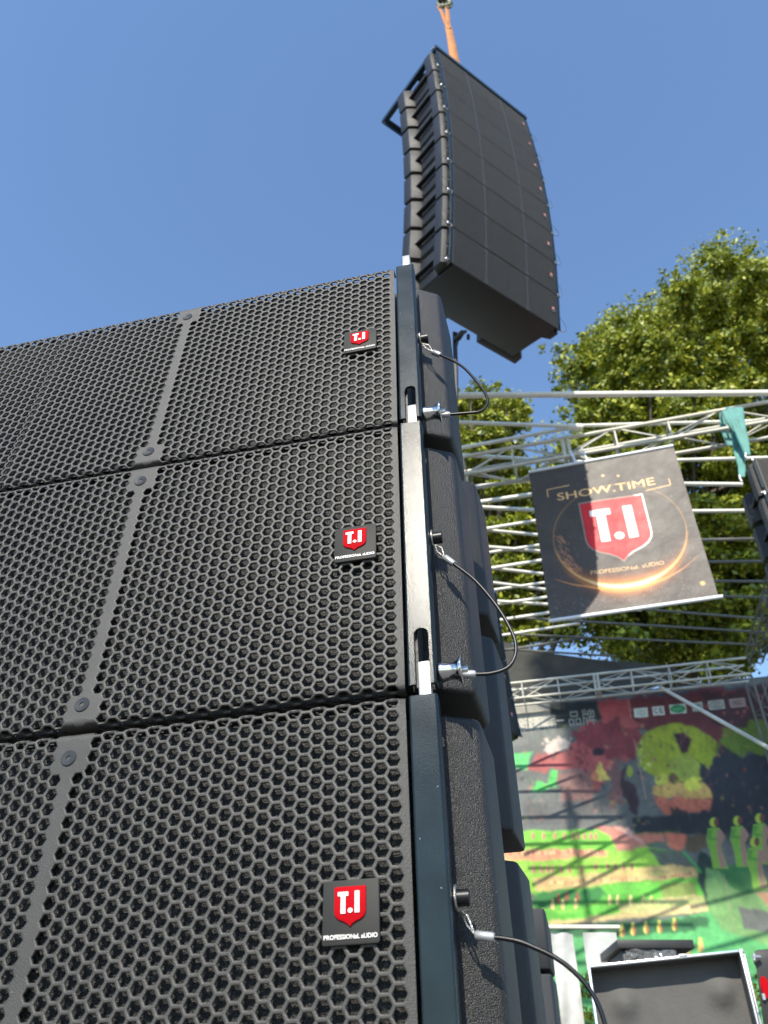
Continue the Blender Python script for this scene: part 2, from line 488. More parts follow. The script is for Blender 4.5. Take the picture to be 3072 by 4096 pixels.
        for i in range(len(prof)-1):
            for k in range(nn): fs.append((i*nn+k, i*nn+(k+1) % nn, (i+1)*nn+(k+1) % nn, (i+1)*nn+k))
        mb.add(vs, fs, True); mb.build('locking_pin', M['chrome'], root, merge=True)
        mb = MB(); mb.tube([(X(0.030), 0.020, TOP-0.166), (X(0.042), 0.020, TOP-0.166)], 0.0065, 14); mb.build('cable_lug', M['cable'], root)
    # badge
    b0, b1, w0, w1 = 0.0256, 0.0710, 0.1521, 0.1983
    def f(x, z, o): return c3(b1 + (b0-b1)*x, -o, w0 + (w1-w0)*z)
    q = []
    rr = 0.045
    for cx, cz, a0 in ((1-rr, rr, -90), (1-rr, 1-rr, 0), (rr, 1-rr, 90), (rr, rr, 180)):
        for k in range(5): a = math.radians(a0 + k*22.5); q.append((cx + rr*math.cos(a), cz + rr*math.sin(a)))
    mb = MB(); prism_f(mb, q, f, 0.0032, 0.0); bd = mb.build('badge', M['badge'], root, bevel=0.0005)
    mb = MB(); prism_f(mb, shield_pts(), f, 0.0048, 0.0031)
    mb.build('shield_emblem', M['red'], bd, bevel=0.0006)
    mb = MB(); letters_TI(mb, f, 0.0056, 0.0046)
    fit_text(mb, 'PROFESSIONaL aUDIO', 0.035, 0.965, 0.915, 0.845, lambda x, z, o: f(x, z, 0.0031 + o), depth=0.0009, bold=0.012)
    mb.build('lettering', M['white'], bd)
    return root

def pose_matrix(P_cam, L_cam, U_cam):
    """camera-space pose of the grille's top right corner -> world matrix of the cabinet"""
    L = RC @ Vector(L_cam); U = RC @ Vector(U_cam); P = ORG + RC @ Vector(P_cam)
    X = -L; Z = U; Y = Z.cross(X)
    o = P - X * (W/2) - Z * TOP
    m = Matrix.Identity(4)
    for i in range(3): m[i][0] = X[i]; m[i][1] = Y[i]; m[i][2] = Z[i]; m[i][3] = o[i]
    return m
def frame(yaw, el, ang):
    L = Vector((-math.cos(yaw)*math.cos(el), math.sin(el), -math.sin(yaw)*math.cos(el)))
    up = Vector((0, 1, 0)); up = (up - L*L.dot(up)).normalized()
    return L, Matrix.Rotation(ang, 3, L) @ up

def wire_loop(name_parent, pts_uvd, parent, loop=True):
    """safety lanyard: ferrules and coated rope, points given as (u, v, d) of the cabinet"""
    P = [Vector(c3(u, d, v)) for u, v, d in pts_uvd]
    # smooth with Catmull-Rom
    Q = []
    for i in range(len(P)-1):
        p0, p1, p2, p3 = P[max(i-1, 0)], P[i], P[i+1], P[min(i+2, len(P)-1)]
        for k in range(8):
            t = k/8
            Q.append(0.5*((2*p1) + (p2-p0)*t + (2*p0-5*p1+4*p2-p3)*t*t + (-p0+3*p1-3*p2+p3)*t**3))
    Q.append(P[-1])
    mb = MB(); mb.tube(Q, 0.0018 if loop else 0.0013, 8)
    cb = mb.build('safety_cable', M['cable'], parent)
    ends = []
    for A, B in ((Q[0], (Q[0]-Q[3]).normalized()), (Q[-1], (Q[-1]-Q[-4]).normalized())):
        mb = MB(); mb.tube([A - B*0.001, A + B*0.001, A + B*0.013, A + B*0.014], [0.0030, 0.0038, 0.0038, 0.0030], 10)
        mb.build('ferrule', M['zinc'], cb)
        ends.append((A + B*0.014, B))
    return cb, ends

cab0 = make_cabinet()
for o in [cab0] + children_of(cab0): KIDS[o.name] = children_of(o)

LEFT_HIDE = ()
used0 = False
def place(mw, label, group, skip=()):
    global used0
    if not used0:
        r = cab0; used0 = True
    else:
        r = copy_tree(cab0, None, skip)
    r.matrix_world = mw
    tag(r, label, 'loudspeaker', group)
    return r

# --- near array: three cabinets, surveyed poses
NY, NE = 0.158169, -0.148419
NA = (0.736486, 0.704515, 0.660927)
NP = ((0.01476, 0.367192, -1.207665), (0.01554, 0.104442, -0.963838), (0.018883, -0.16766, -0.72668))
NL = ('top loudspeaker of the close array, its blue rigging bar capped by a short grey tab',
      'middle loudspeaker of the close array, its rigging bar glaring white in the sun',
      'lowest loudspeaker of the close array, largest badge and a cable curling off to the right')
cab_near = []
for i in range(3):
    L, U = frame(NY, NE, NA[i])
    mw = pose_matrix(NP[i], L, U)
    cab_near.append(place(mw, NL[i], 'loudspeakers of the close array'))

def px_local(px, py, mw, d):
    """pixel -> (u, v, d) on the plane at depth d of a cabinet"""
    Y = mw.to_3x3() @ Vector((0, 1, 0)); o = mw @ Vector((0, d, 0))
    p = mw.inverted() @ on_plane(px, py, o, Y)
    return (W/2 - p.x, TOP - p.z, d)
CB = [[(1760,1420),(1816,1445),(1862,1477),(1907,1527),(1939,1570),(1950,1601),(1943,1628),(1916,1647),(1862,1653),(1798,1658)],
      [(1814,2255),(1901,2323),(1988,2426),(2048,2529),(2064,2594),(2053,2643),(2021,2676),(1961,2694),(1899,2697)],
      [(1973,3749),(2024,3755),(2083,3768),(2142,3792),(2200,3819),(2259,3856),(2310,3901),(2346,3941),(2377,3988),(2400,4035),(2420,4096),(2425,4150),(2400,4230),(2300,4290),(2100,4300)]]
for i, pts in enumerate(CB):
    mw = cab_near[i].matrix_world.copy()
    n = len(pts)
    uvd = [px_local(x, y, mw, 0.024 - 0.008*k/(n-1)) for k, (x, y) in enumerate(pts)]
    cb, ends = wire_loop(None, uvd, cab_near[i])
    # eye of bare wire from the upper ferrule to the lug
    (E0, B0), (E1, B1) = ends
    lug = Vector(c3(-0.033, 0.020, 0.172))
    mid = (E0 + lug) / 2; nrm = Vector((0, 1, 0)).cross(B0).normalized()
    mb = MB(); mb.tube([E0, mid + nrm*0.004, lug + Vector((0.001, 0, -0.003)), mid - nrm*0.003, E0], 0.0009, 6)
    ringp = [Vector(c3(-0.0315, 0.020 + 0.009*math.cos(a*math.pi/8), 0.166 + 0.009*math.sin(a*math.pi/8))) for a in range(17)]
    mb.tube(ringp, 0.0012, 6)
    mb.build('wire_eye', M['wire'], cb)
    tip = Vector(c3(-0.047, 0.0045, 0.334))
    mb = MB(); mb.tube([E1, (E1+tip)/2 + Vector((0, -0.002, 0.002)), tip, (E1+tip)/2 - Vector((0, 0, 0.002)), E1], 0.0009, 6)
    mb.build('wire_eye', M['wire'], cb)

# --- flown array: eight cabinets
FY, FE, FA0 = -0.550359, 0.330959, 0.584882
FD = (-0.02944, -0.02087, -0.038023, -0.03113, -0.028946, -0.038849, -0.018035)
FP = Vector((1.365458, 3.838013, -7.822424))
ang = FA0; P = FP.copy(); fly = []
ORD = ('topmost', 'second from the top', 'third from the top', 'fourth from the top', 'fifth from the top', 'sixth from the top', 'seventh from the top', 'lowest')
for i in range(8):
    L, U = frame(FY, FE, ang)
    mw = pose_matrix(P, L, U)
    c = place(mw, f'black hexagon-grille loudspeaker, {ORD[i]} of eight in the array hanging against the sky', 'loudspeakers of the hanging array', skip=('safety_cable',))
    fly.append(c)
    rot = 0.004*math.sin(i*2.3)
    for sd_, u0 in ((1, -0.046), (-1, W+0.046)):
        sg = -1 if sd_ == 1 else 1
        a = 0.03 + 0.012*math.sin(i*1.7 + sd_)
        wl = [(u0, 0.20, 0.02), (u0 + sg*a, 0.215, 0.018), (u0 + sg*a*1.8, 0.26, 0.012), (u0 + sg*a*1.6, 0.31, 0.01), (u0 + sg*a*0.8, 0.335, 0.01), (u0 + sg*0.012, 0.335, 0.012)]
        wire_loop(None, wl, c, loop=False)
    P = P - U*PIT
    if i < 7: ang += FD[i]
# flying frame on top
L, U = frame(FY, FE, FA0)
mwf = pose_matrix(FP, L, U)
ff = empty('flying_frame', mw=mwf @ Matrix.Translation((0, 0, TOP + 0.012)))
tag(ff, 'blue-black steel flying frame bolted on top of the hanging array under the orange sling', 'rigging frame')
hw = W/2
mb = MB(); mb.box((-hw-0.035, -0.012, 0.0), (hw+0.035, 0.0, 0.052)); mb.box((-hw-0.035, 0.0, 0.0), (hw+0.035, 0.05, 0.006)); mb.build('front_beam', M['frame'], ff, bevel=0.002)
for s in (-1, 1):
    mb = MB(); x0, x1 = s*(hw+0.029), s*(hw+0.036)
    mb.box((min(x0,x1), 0.002, 0.0), (max(x0,x1), 0.83, 0.052))
    x2 = s*(hw-0.010)
    mb.box((min(x1,x2), 0.052, 0.0), (max(x1,x2), 0.83, 0.006))
    mb.build('side_beam', M['frame'], ff)
mb = MB(); mb.box((-hw-0.03, 0.80, -0.055), (hw+0.03, 0.812, 0.050)); mb.box((-hw-0.03, 0.76, -0.004), (hw+0.03, 0.799, 0.003)); mb.build('rear_beam', M['frame'], ff, bevel=0.002)
mb = MB(); mb.box((-hw+0.0, 0.24, 0.004), (hw, 0.32, 0.06)); mb.build('centre_beam', M['frame'], ff, bevel=0.003)
mb = MB()
for s in (-1, 1):
    mb.tube([(s*(hw+0.036), 0.02, 0.02), (s*(hw+0.052), 0.02, 0.02)], 0.012, 12)
    mb.tube([(s*(hw+0.036), 0.06, -0.005), (s*(hw+0.05), 0.06, -0.005)], 0.010, 12)
mb.build('locking_pin', M['zinc'], ff)

# orange sling and crane hook
M['sling'] = mat('orange polyester webbing', lin((178, 118, 66)), 0.75, bump=(160, 0.003), vary=0.22, vscale=6)
M['hook'] = mat('green painted hook with rust', (0.10, 0.11, 0.06), 0.5, vary=0.5, vscale=18)
cz = mwf @ Vector((0, 0.28, TOP+0.07))
top = at_y(1780, 28, 3.72)
toP = top
sl = empty('lifting_sling', loc=cz)
tag(sl, 'orange webbing sling running up from the hanging array to the hook', 'sling')
def ribbon(mb, A, B, wa, wb, th, side, twist=0.0, fold=0.0):
    A, B = Vector(A), Vector(B); d = (B-A).normalized(); n = 14
    rows = []
    for k in range(n+1):
        t = k/n; w = (wa + (wb-wa)*t)/2
        a = twist*t
        sv = (Matrix.Rotation(a, 3, d) @ side).normalized(); nv = d.cross(sv)
        c = A.lerp(B, t) + nv*0.006*math.sin(t*7)
        rows.append([c - sv*w - nv*th, c + nv*(fold-th), c + sv*w - nv*th, c + sv*w + nv*th, c + nv*(fold+th), c - sv*w + nv*th])
    vs = [p for r_ in rows for p in r_]
    fs = [(k*6+j, k*6+(j+1) % 6, (k+1)*6+(j+1) % 6, (k+1)*6+j) for k in range(n) for j in range(6)]
    mb.add([p - cz for p in vs], fs, True)
sX = Vector((1, 0, 0))
forkp = toP.lerp(cz, 0.22)
mb = MB()
ribbon(mb, cz + Vector((0, 0, -0.06)), forkp, 0.125, 0.075, 0.004, sX, 0.15, 0.010)
mb.build('webbing', M['sling'], sl)
for k, off in enumerate((-0.075, 0.02)):
    mb = MB(); ribbon(mb, forkp + Vector((0, 0, -0.05)), toP + Vector((off, 0, 0.02)), 0.055, 0.045, 0.006, sX, 0.4, 0.010)
    mb.build('webbing_leg', M['sling'], sl)
hk = empty('crane_hook', loc=toP)
tag(hk, 'greenish crane hook with shackles at the top edge above the orange sling', 'hook')
mb = MB(); r = 0.075
mb.tube([(r*math.cos(a) - 0.01, 0, 0.09 + r*math.sin(a)) for a in [math.radians(x) for x in range(-200, 60, 20)]], [0.014+0.002*k for k in range(13)], 10); mb.build('hook_body', M['hook'], hk)
for s in (-0.05, 0.045):
    mb = MB(); mb.tube([(s-0.03, 0, 0.14), (s-0.03, 0, 0.02), (s-0.015, 0, -0.02), (s+0.015, 0, -0.02), (s+0.03, 0, 0.02), (s+0.03, 0, 0.14)], 0.012, 8); mb.build('shackle', M['hook'], hk)
mb = MB(); mb.tube([(-0.02, 0, 0.14), (-0.02, 0, 0.5)], [0.06, 0.05], 12); mb.build('hook_block', M['hook'], hk)

# power cables hanging behind the flown array
M['rubber'] = mat('black rubber cable', (0.01, 0.01, 0.011), 0.5)
M['rub2'] = M['rubber']
mb = MB()
b = at_y(1812, 1330, 3.9)
lowc = [(1816,1330),(1817,1400),(1820,1480),(1824,1560),(1822,1680),(1815,1800),(1805,1950)]
wc = empty('power_cables', loc=b)
tag(wc, 'bundle of thin black cables dangling behind the lowest hanging loudspeaker', 'cable')
for j, dx in enumerate((0, 9, 4)):
    mb = MB(); pts = [at_y(x + dx*(1 if k < 3 else 0.6), y, 3.95 - 0.0*k) - b for k, (x, y) in enumerate(lowc)]
    if j == 2: pts = [at_y(1850, 1322, 3.9)-b, at_y(1835, 1345, 3.93)-b] + pts[1:]
    mb.tube(pts, 0.011 if j != 1 else 0.007, 8); mb.build('cable', M['rubber'], wc)
mb = MB(); mb.tube([at_y(1818,1362,3.94)-b, at_y(1832,1350,3.92)-b, at_y(1850,1330,3.9)-b, at_y(1866,1325,3.9)-b], [0.02,0.028,0.02,0.01], 8)
mb.tube([at_y(1873,1340,3.9)-b, at_y(1873,1356,3.9)-b], [0.012, 0.012], 8)
mb.build('connector', M['rubber'], wc)

# --- two more arrays (one hidden behind the close one, one at the right)
def far_array(corner, n, a0, step, yaw, labels, group, which):
    """corner: world point of grille corner; which 0 = right bottom, 1 = left top"""
    Lw = Vector((-math.cos(yaw), -math.sin(yaw), 0)); X = -Lw
    out = []; pos = Vector(corner)
    a = a0
    for i in range(n):
        Z = Matrix.Rotation(a, 3, X) @ Vector((0, 0, 1)); Y = Z.cross(X)
        if which == 1: o = pos + X*(W/2) - Z*TOP
        else: o = pos - X*(W/2)
        m = Matrix.Identity(4)
        for k in range(3): m[k][0] = X[k]; m[k][1] = Y[k]; m[k][2] = Z[k]; m[k][3] = o[k]
        out.append(place(m, labels[i], group, skip=('safety_cable', 'cable_lug')))
        pos = pos + Z*PIT*(1 if which == 0 else -1)
        a += step
    return out
NB = ('lowest', 'second from the bottom', 'third from the bottom', 'fourth from the bottom')
far_array(at_y(2078, 2945, 6.3), 4, -0.12, 0.03, 0.75, [f'sliver of a distant loudspeaker with pink badge behind the close array, {NB[i]}' for i in range(4)], 'loudspeakers of the array behind', 0)
FT = ('uppermost', 'second one down', 'third one down', 'bottom one')
far_array(at_y(3022, 1838, 5.0), 4, 0.02, 0.03, -0.25, [f'loudspeaker cut by the right photo edge under the turquoise sling, {FT[i]}' for i in range(4)], 'loudspeakers at the right edge', 1)

# ================================================================ stage roof
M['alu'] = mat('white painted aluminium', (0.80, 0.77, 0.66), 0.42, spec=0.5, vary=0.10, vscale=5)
M['dull'] = mat('shade darkened steel', (0.13, 0.125, 0.105), 0.5, vary=0.2, vscale=4)  # darker steel tone with the shade of the rear roof in its colour
M['alu2'] = mat('weathered aluminium truss', (0.56, 0.54, 0.45), 0.45, spec=0.5, vary=0.2, vscale=4)
HT = 5.2
def truss(name, A, B, s, label, rad=0.020, bay=0.47, group=None, m='alu2'):
    """box truss; A, B = bottom chord nearest the camera"""
    A, B = Vector(A), Vector(B); MT = M[m]
    root = empty(name, loc=A); tag(root, label, 'truss', group)
    d = (B-A); Ln = d.length; d.normalize()
    vert = abs(d.z) > 0.8
    hz = Vector((1, 0, 0)) if vert else Vector((-d.y, d.x, 0)).normalized()
    if not vert and hz.y < 0: hz = -hz
    up = d.cross(hz) if vert else Vector((0, 0, 1))
    offs = [Vector(), up*s, hz*s + up*s, hz*s]
    for o in offs:
        mb = MB(); mb.tube([o, o + d*Ln], rad, 10); mb.build('chord', MT, root)
    n = max(1, int(Ln/bay)); b_ = Ln/n
    for j in range(4):
        o1, o2 = offs[j], offs[(j+1) % 4]
        for k in range(n):
            if k % 6 == 3:
                mb = MB(); mb.tube([o1 + d*(k*b_), o2 + d*(k*b_)], rad*0.9, 8); mb.tube([o1 + d*(k*b_+0.05), o2 + d*(k*b_+0.05)], rad*0.9, 8); mb.build('joint_post', MT, root)
            else:
                mb = MB(); mb.tube([o1 + d*(k*b_), o2 + d*(k*b_)], rad*0.48, 6); mb.build('post', MT, root)
            mb = MB(); p, q = (o1, o2) if (k+j) % 2 else (o2, o1)
            mb.tube([p + d*(k*b_+0.03), q + d*((k+1)*b_-0.03)], rad*0.42, 6); mb.build('brace', MT, root)
    return root
dA = math.radians(105)
def xy(hx, hy, z): return Vector((hx*HT, hy*HT, z))
t1 = truss('roof_truss', xy(0.06, 1.189, HT+EYE), xy(0.80, 0.986, HT+EYE), 0.235, 'grey-white box truss at the front of the stage roof carrying the hanging banner')
t2 = truss('roof_truss', xy(0.30, 2.171, HT+EYE), xy(1.0, 1.996, HT+EYE), 0.25, 'dull box truss along the back of the stage above the printed backdrop', rad=0.018)
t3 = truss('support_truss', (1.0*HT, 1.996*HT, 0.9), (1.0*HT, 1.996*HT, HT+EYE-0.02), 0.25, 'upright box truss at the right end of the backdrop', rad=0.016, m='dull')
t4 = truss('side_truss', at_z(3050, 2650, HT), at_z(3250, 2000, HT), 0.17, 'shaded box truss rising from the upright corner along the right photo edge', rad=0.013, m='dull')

# roof tubes in the plane above the trusses
TZ = HT + 0.30
def tube_px(a, b, r=0.021, name='roof_tube', h=TZ, label='', m='alu', ext=0):
    A, B = at_z(*a, h), at_z(*b, h)
    if ext: A = A + (A-B).normalized()*ext
    o = empty(name, loc=A)
    mb = MB(); mb.tube([Vector((0,0,0)), B-A], r, 10)
    bpy.data.objects.remove(o)
    o = mb.build(name, M['dull' if 'shaded' in label or 'grey' in label else m], None); o.location = A  # tubes lying in shade take the darker material
    tag(o, label, 'roof tube', 'tubes of the stage roof')
    return o
def z5(x, y): return (1800 + x/1.3042, 1450 + y/1.3042)
TB = [  # a, b (zoomed), radius, label
 ((-10,172),(1760,158),0.030,'thick white tube crossing below the trees, topmost of the roof tubes'),
 ((30,312),(655,333),0.021,'white tube under the topmost tube, ending at a clamp left of the banner'),
 ((650,330),(1760,300),0.018,'white tube running right from the clamp behind the front truss'),
 ((60,445),(650,336),0.020,'white tube sloping up to the clamp just above the truss'),
 ((60,482),(700,520),0.020,'sunlit white tube seen through the front truss at its left end'),
 ((60,655),(900,560),0.020,'white tube crossing under the truss towards the banner top'),
 ((1100,512),(1760,494),0.020,'white tube right of the banner, first below the truss'),
 ((1100,632),(1525,636),0.023,'white tube right of the banner, second below the truss'),
 ((1150,777),(1600,772),0.021,'white tube right of the banner, third below the truss'),
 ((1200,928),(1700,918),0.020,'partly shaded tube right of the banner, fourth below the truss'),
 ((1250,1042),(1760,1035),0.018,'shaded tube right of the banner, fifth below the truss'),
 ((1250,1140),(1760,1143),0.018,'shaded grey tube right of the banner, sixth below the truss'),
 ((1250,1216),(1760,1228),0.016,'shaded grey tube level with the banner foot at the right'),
 ((110,735),(620,660),0.024,'white tube left of the banner, rising right, first below the truss'),
 ((110,752),(620,780),0.023,'white tube left of the banner, falling right, first below the truss'),
 ((110,880),(620,798),0.020,'white tube left of the banner, rising right, second of the fan'),
 ((110,866),(620,915),0.019,'white tube left of the banner, falling right, second of the fan'),
 ((110,1005),(620,930),0.018,'white tube left of the banner, rising right, third of the fan'),
 ((110,955),(620,996),0.020,'white tube left of the banner, falling right, third of the fan'),
 ((110,1090),(620,1010),0.021,'white tube left of the banner, rising right, fourth of the fan'),
 ((110,1060),(620,1118),0.020,'white tube left of the banner, falling right, fourth of the fan'),
 ((160,1196),(620,1130),0.017,'white tube left of the banner, rising right, fifth of the fan'),
 ((160,1140),(620,1200),0.019,'white tube left of the banner, falling right, fifth of the fan'),
 ((160,1272),(620,1208),0.019,'white tube left of the banner, rising right, sixth of the fan'),
 ((160,1240),(620,1268),0.020,'white tube left of the banner, falling right, sixth of the fan'),
 ((160,1358),(620,1290),0.020,'white tube left of the banner foot, rising right, lowest sunlit one'),
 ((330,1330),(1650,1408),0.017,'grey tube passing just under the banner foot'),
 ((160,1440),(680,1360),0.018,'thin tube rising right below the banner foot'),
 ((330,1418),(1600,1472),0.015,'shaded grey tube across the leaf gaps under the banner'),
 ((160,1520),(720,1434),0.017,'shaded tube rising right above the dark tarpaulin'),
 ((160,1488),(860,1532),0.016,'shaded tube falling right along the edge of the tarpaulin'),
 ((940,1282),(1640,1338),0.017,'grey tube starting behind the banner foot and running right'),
]
for a, b_, r, lb in TB:
    if b_[0] in (620, 680, 720):           # the fan tubes run on to the ridge behind the banner
        t = 1000; b_ = (t, b_[1] + (b_[1]-a[1])/(b_[0]-a[0])*(t-b_[0])) if b_[0] == 620 else b_
    if a[0] in (1100, 1150, 1200, 1250) and b_[0] > a[0]:
        a = (1000, a[1] + (a[1]-b_[1])/(b_[0]-a[0])*(a[0]-1000))
    tube_px(z5(*a), z5(*b_), r, label=lb)
mb = MB(); cp = at_z(2300, 1703, TZ)
mb.tube([Vector((-0.07,0,-0.01)), Vector((0.07,0,-0.02))], 0.034, 8); mb.tube([Vector((0,0,-0.05)), Vector((0.03,0.02,0.03))], 0.02, 8)
o = mb.build('tube_clamp', M['alu']); o.location = cp; tag(o, 'white clamp joining the roof tubes left above the truss', 'clamp')
# diagonal pole in front of backdrop
A, B = at_z(2640, 2748, HT), at_y(3110, 3012, 9.4)
mb = MB(); mb.tube([Vector(), B-A], 0.026, 10); o = mb.build('brace_pole', M['alu2']); o.location = A
tag(o, 'long grey pole slanting across the certificates on the backdrop', 'pole')

# ================================================================ prints
def print_mat(name, rough=0.55, vary=0.12, vscale=3.0, bump=None, spec=0.35):
    return mat(name, (0.5, 0.5, 0.5), rough, spec=spec, attr=True, vary=vary, vscale=vscale, bump=bump)

# --- banner
bTL, bTR = at_z(2115, 1893, 4.98), at_z(2694, 1787, 4.98)
bx = (bTR - bTL); BW = bx.length; bx.normalize()
bn = bx.cross(Vector((0, 0, 1))).normalized()
if bn.y > 0: bn = -bn
bBL = on_plane(2217, 2477, bTL, bn); BH = bTL.z - bBL.z
ban = empty('banner', loc=bTL)
tag(ban, 'dark hanging banner with a red shield and the gold words SHOW.TIME', 'banner')
def bl(px, py):
    p = on_plane(px, py, bTL, bn) - bTL
    return p.dot(bx), -p.z
def bf(x, z, o=0.0):           # local point: x right, z down, o outward
    c = 0.010*math.sin(x*4.3+0.6)*math.sin(z*2.0) + 0.004*math.sin(x*11+z*3)*min(1, z*2)
    return bx*x + Vector((0, 0, -z)) + bn*(o + c)
def zb5(x, y): return bl(*z5(x, y))
PR = Print(BW, BH, 0.0042, lin((74, 67, 62)))
Lp, Rp, Bp = zb5(535, 900), zb5(1235, 860), zb5(900, 1170)
cx = (Lp[0]+Rp[0])/2; rx = (Rp[0]-Lp[0])/2; czr = (Lp[1]+Rp[1])/2 + 0.02; rz = Bp[1]-czr
X_, Z_ = np.meshgrid(np.linspace(0, BW, PR.nx+1), np.linspace(0, BH, PR.nz+1))
def glow(dz, sc, wid, amp, col, p=2.0, lo=0.0, hi=math.pi):
    u, v = (X_-cx)/(rx*sc), (Z_-czr-dz)/(rz*sc)
    rr = np.sqrt(u*u+v*v); an = np.arctan2(v, u)
    d = (rr-1)*rz*sc
    up = np.clip(np.sin(an), 0, 1)**p
    k = (amp*(lo + (1-lo)*up)*np.exp(-(d/(wid*(0.35+0.65*up)))**2))[..., None]
    PR.a = PR.a*(1-np.clip(k, 0, 1)) + np.array(lin(col))*np.clip(k, 0, 1)
glow(-0.01, 1.0, 0.12, 0.55, (150, 84, 40), 2.2)
glow(0.0, 1.0, 0.065, 0.85, (226, 140, 60), 3.5)
glow(0.0, 1.0, 0.012, 0.95, (236, 176, 92), 1.0, lo=0.30)
glow(0.0, 1.0, 0.022, 1.0, (255, 240, 200), 7.0)
glow(0.035, 1.02, 0.010, 0.6, (235, 160, 80), 3.0)
sw = [zb5(*p) for p in ((545,1130),(640,1160),(760,1178),(900,1180),(1020,1165),(1130,1125),(1220,1070),(1300,1000))]
for k in range(len(sw)-1):
    (x0, z0), (x1, z1) = sw[k], sw[k+1]; w0, w1 = (0.001,0.006,0.010,0.012,0.011,0.008,0.004,0.001)[k:k+2]
    PR.fill([(x0, z0-w0), (x1, z1-w1), (x1, z1+w1), (x0, z0+w0)], lin((240, 160, 85)), 0.7)
for k in range(70):
    a = math.radians(140 + random.random()*50); q = 1 - random.random()*0.16
    x, z = cx + rx*q*math.cos(a), czr + rz*q*math.sin(a); l = 0.012+0.05*random.random()
    PR.fill([(x-0.003, z), (x+0.004, z), (x+l*0.6+0.003, z+l), (x+l*0.6, z+l)], lin((216, 150, 104)), 0.35+0.5*random.random())
PR.blur(1)
for k in range(420):
    x, z = random.random()*BW, random.random()**0.6*BH
    if k % 2 == 0: z = BH*(0.9+0.1*random.random())
    r = 0.002 + 0.004*random.random()
    PR.fill([(x-r, z), (x, z-r), (x+r, z), (x, z+r)], lin((165, 150, 138)), 0.5)
GOLD = lin((226, 182, 124))
def disc(px, r, col):
    c = zb5(*px); PR.fill([(c[0]+r*math.cos(a*math.pi/8), c[1]+r*math.sin(a*math.pi/8)) for a in range(16)], col)
disc((797, 590), 0.013, GOLD); disc((877, 590), 0.011, GOLD); disc((1318, 1150), 0.020, lin((205, 165, 98)))
disc((708, 607), 0.009, lin((150, 110, 100))); disc((668, 632), 0.007, lin((130, 95, 90)))
def stroke(px, w, col):
    q = [zb5(*p) for p in px]
    for (x0, z0), (x1, z1) in zip(q[:-1], q[1:]):
        l = math.hypot(x1-x0, z1-z0); nx_, nz_ = -(z1-z0)/l*w, (x1-x0)/l*w
        PR.fill([(x0+nx_, z0+nz_), (x1+nx_, z1+nz_), (x1-nx_, z1-nz_), (x0-nx_, z0-nz_)], col)
stroke(((512,705),(507,666),(622,641)), 0.0042, GOLD); stroke(((1020,666),(1150,638),(1142,606)), 0.0042, GOLD)
s0, s1 = zb5(562, 717), zb5(1072, 640)
zb_ = (s0[1]+s1[1])/2
PR.text('SHOW.TIME', s0[0], s1[0], zb_, zb_ - 0.085, GOLD)
PR.text('SHOW.TIME', s0[0]+0.003, s1[0]+0.003, zb_, zb_ - 0.085, GOLD)
p0, p1 = zb5(735, 1104), zb5(1120, 1055)
PR.text('PROFESSIONaL aUDIO', p0[0], p1[0], (p0[1]+p1[1])/2 + 0.004, (p0[1]+p1[1])/2 - 0.036, lin((215, 175, 122)), bold=0.01)
q0, q1, q2 = zb5(678, 740), zb5(998, 688), zb5(915, 1028)
fx0 = q0[0] - (q1[0]-q0[0])/0.56*0.21; fw = (q1[0]-q0[0])/0.56
zt0 = (q0[1]+q1[1])/2; fh = (q2[1]-zt0)/0.63; fz0 = zt0 - 0.11*fh
def sh(pts, col, k=1.0): PR.fill([(fx0+fw*(0.49+(x-0.49)*k), fz0+fh*(0.40+(z-0.40)*k)) for x, z in pts], col)
sh(shield_pts(), lin((150, 120, 112)), 1.05); sh([p for p in shield_pts()[7:]] + [(0.70, 0.11), (0.70, 0.5)], lin((245, 225, 215)), 1.045)
sh(shield_pts(), lin((170, 26, 32)), 1.0); sh(shield_pts(), lin((206, 40, 46)), 0.965)
WB = lin((240, 235, 230))
sh([(0.28,0.20),(0.464,0.20),(0.464,0.262),(0.415,0.262),(0.415,0.535),(0.334,0.535),(0.334,0.262),(0.28,0.262)], WB)
sh([(0.58,0.195),(0.662,0.195),(0.662,0.53),(0.58,0.53)], WB)
sh([(0.50 + 0.043*math.cos(a*math.pi/8), 0.492 + 0.037*math.sin(a*math.pi/8)) for a in range(16)], WB)
PR.mottle(0.10, 26); PR.mottle(0.07, 5)
M['bprint'] = print_mat('printed banner cloth', 0.5, 0.06, 9.0, bump=(3.5, 0.014))
PR.build('printed_cloth', M['bprint'], ban, bf)
M['pole'] = mat('white plastic pole', (0.72, 0.74, 0.76), 0.35)
for nm, z, e0, e1 in (('top_pole', -0.012, 0.0, 0.0), ('bottom_pole', BH+0.010, -0.01, 0.03)):
    mb = MB(); mb.tube([bx*e0 + Vector((0,0,-z)), bx*(BW+e1) + Vector((0,0,-z))], 0.016, 10); mb.build(nm, M['pole'], ban)
mb = MB()
for t in (0.33, 0.41):
    mb.tube([bx*BW*t, bx*BW*t + Vector((0.02, 0.03, 0.06)), bx*BW*t + Vector((0.0, 0.06, 0.22))], 0.012, 6)
mb.build('cord', M['pole'], ban)

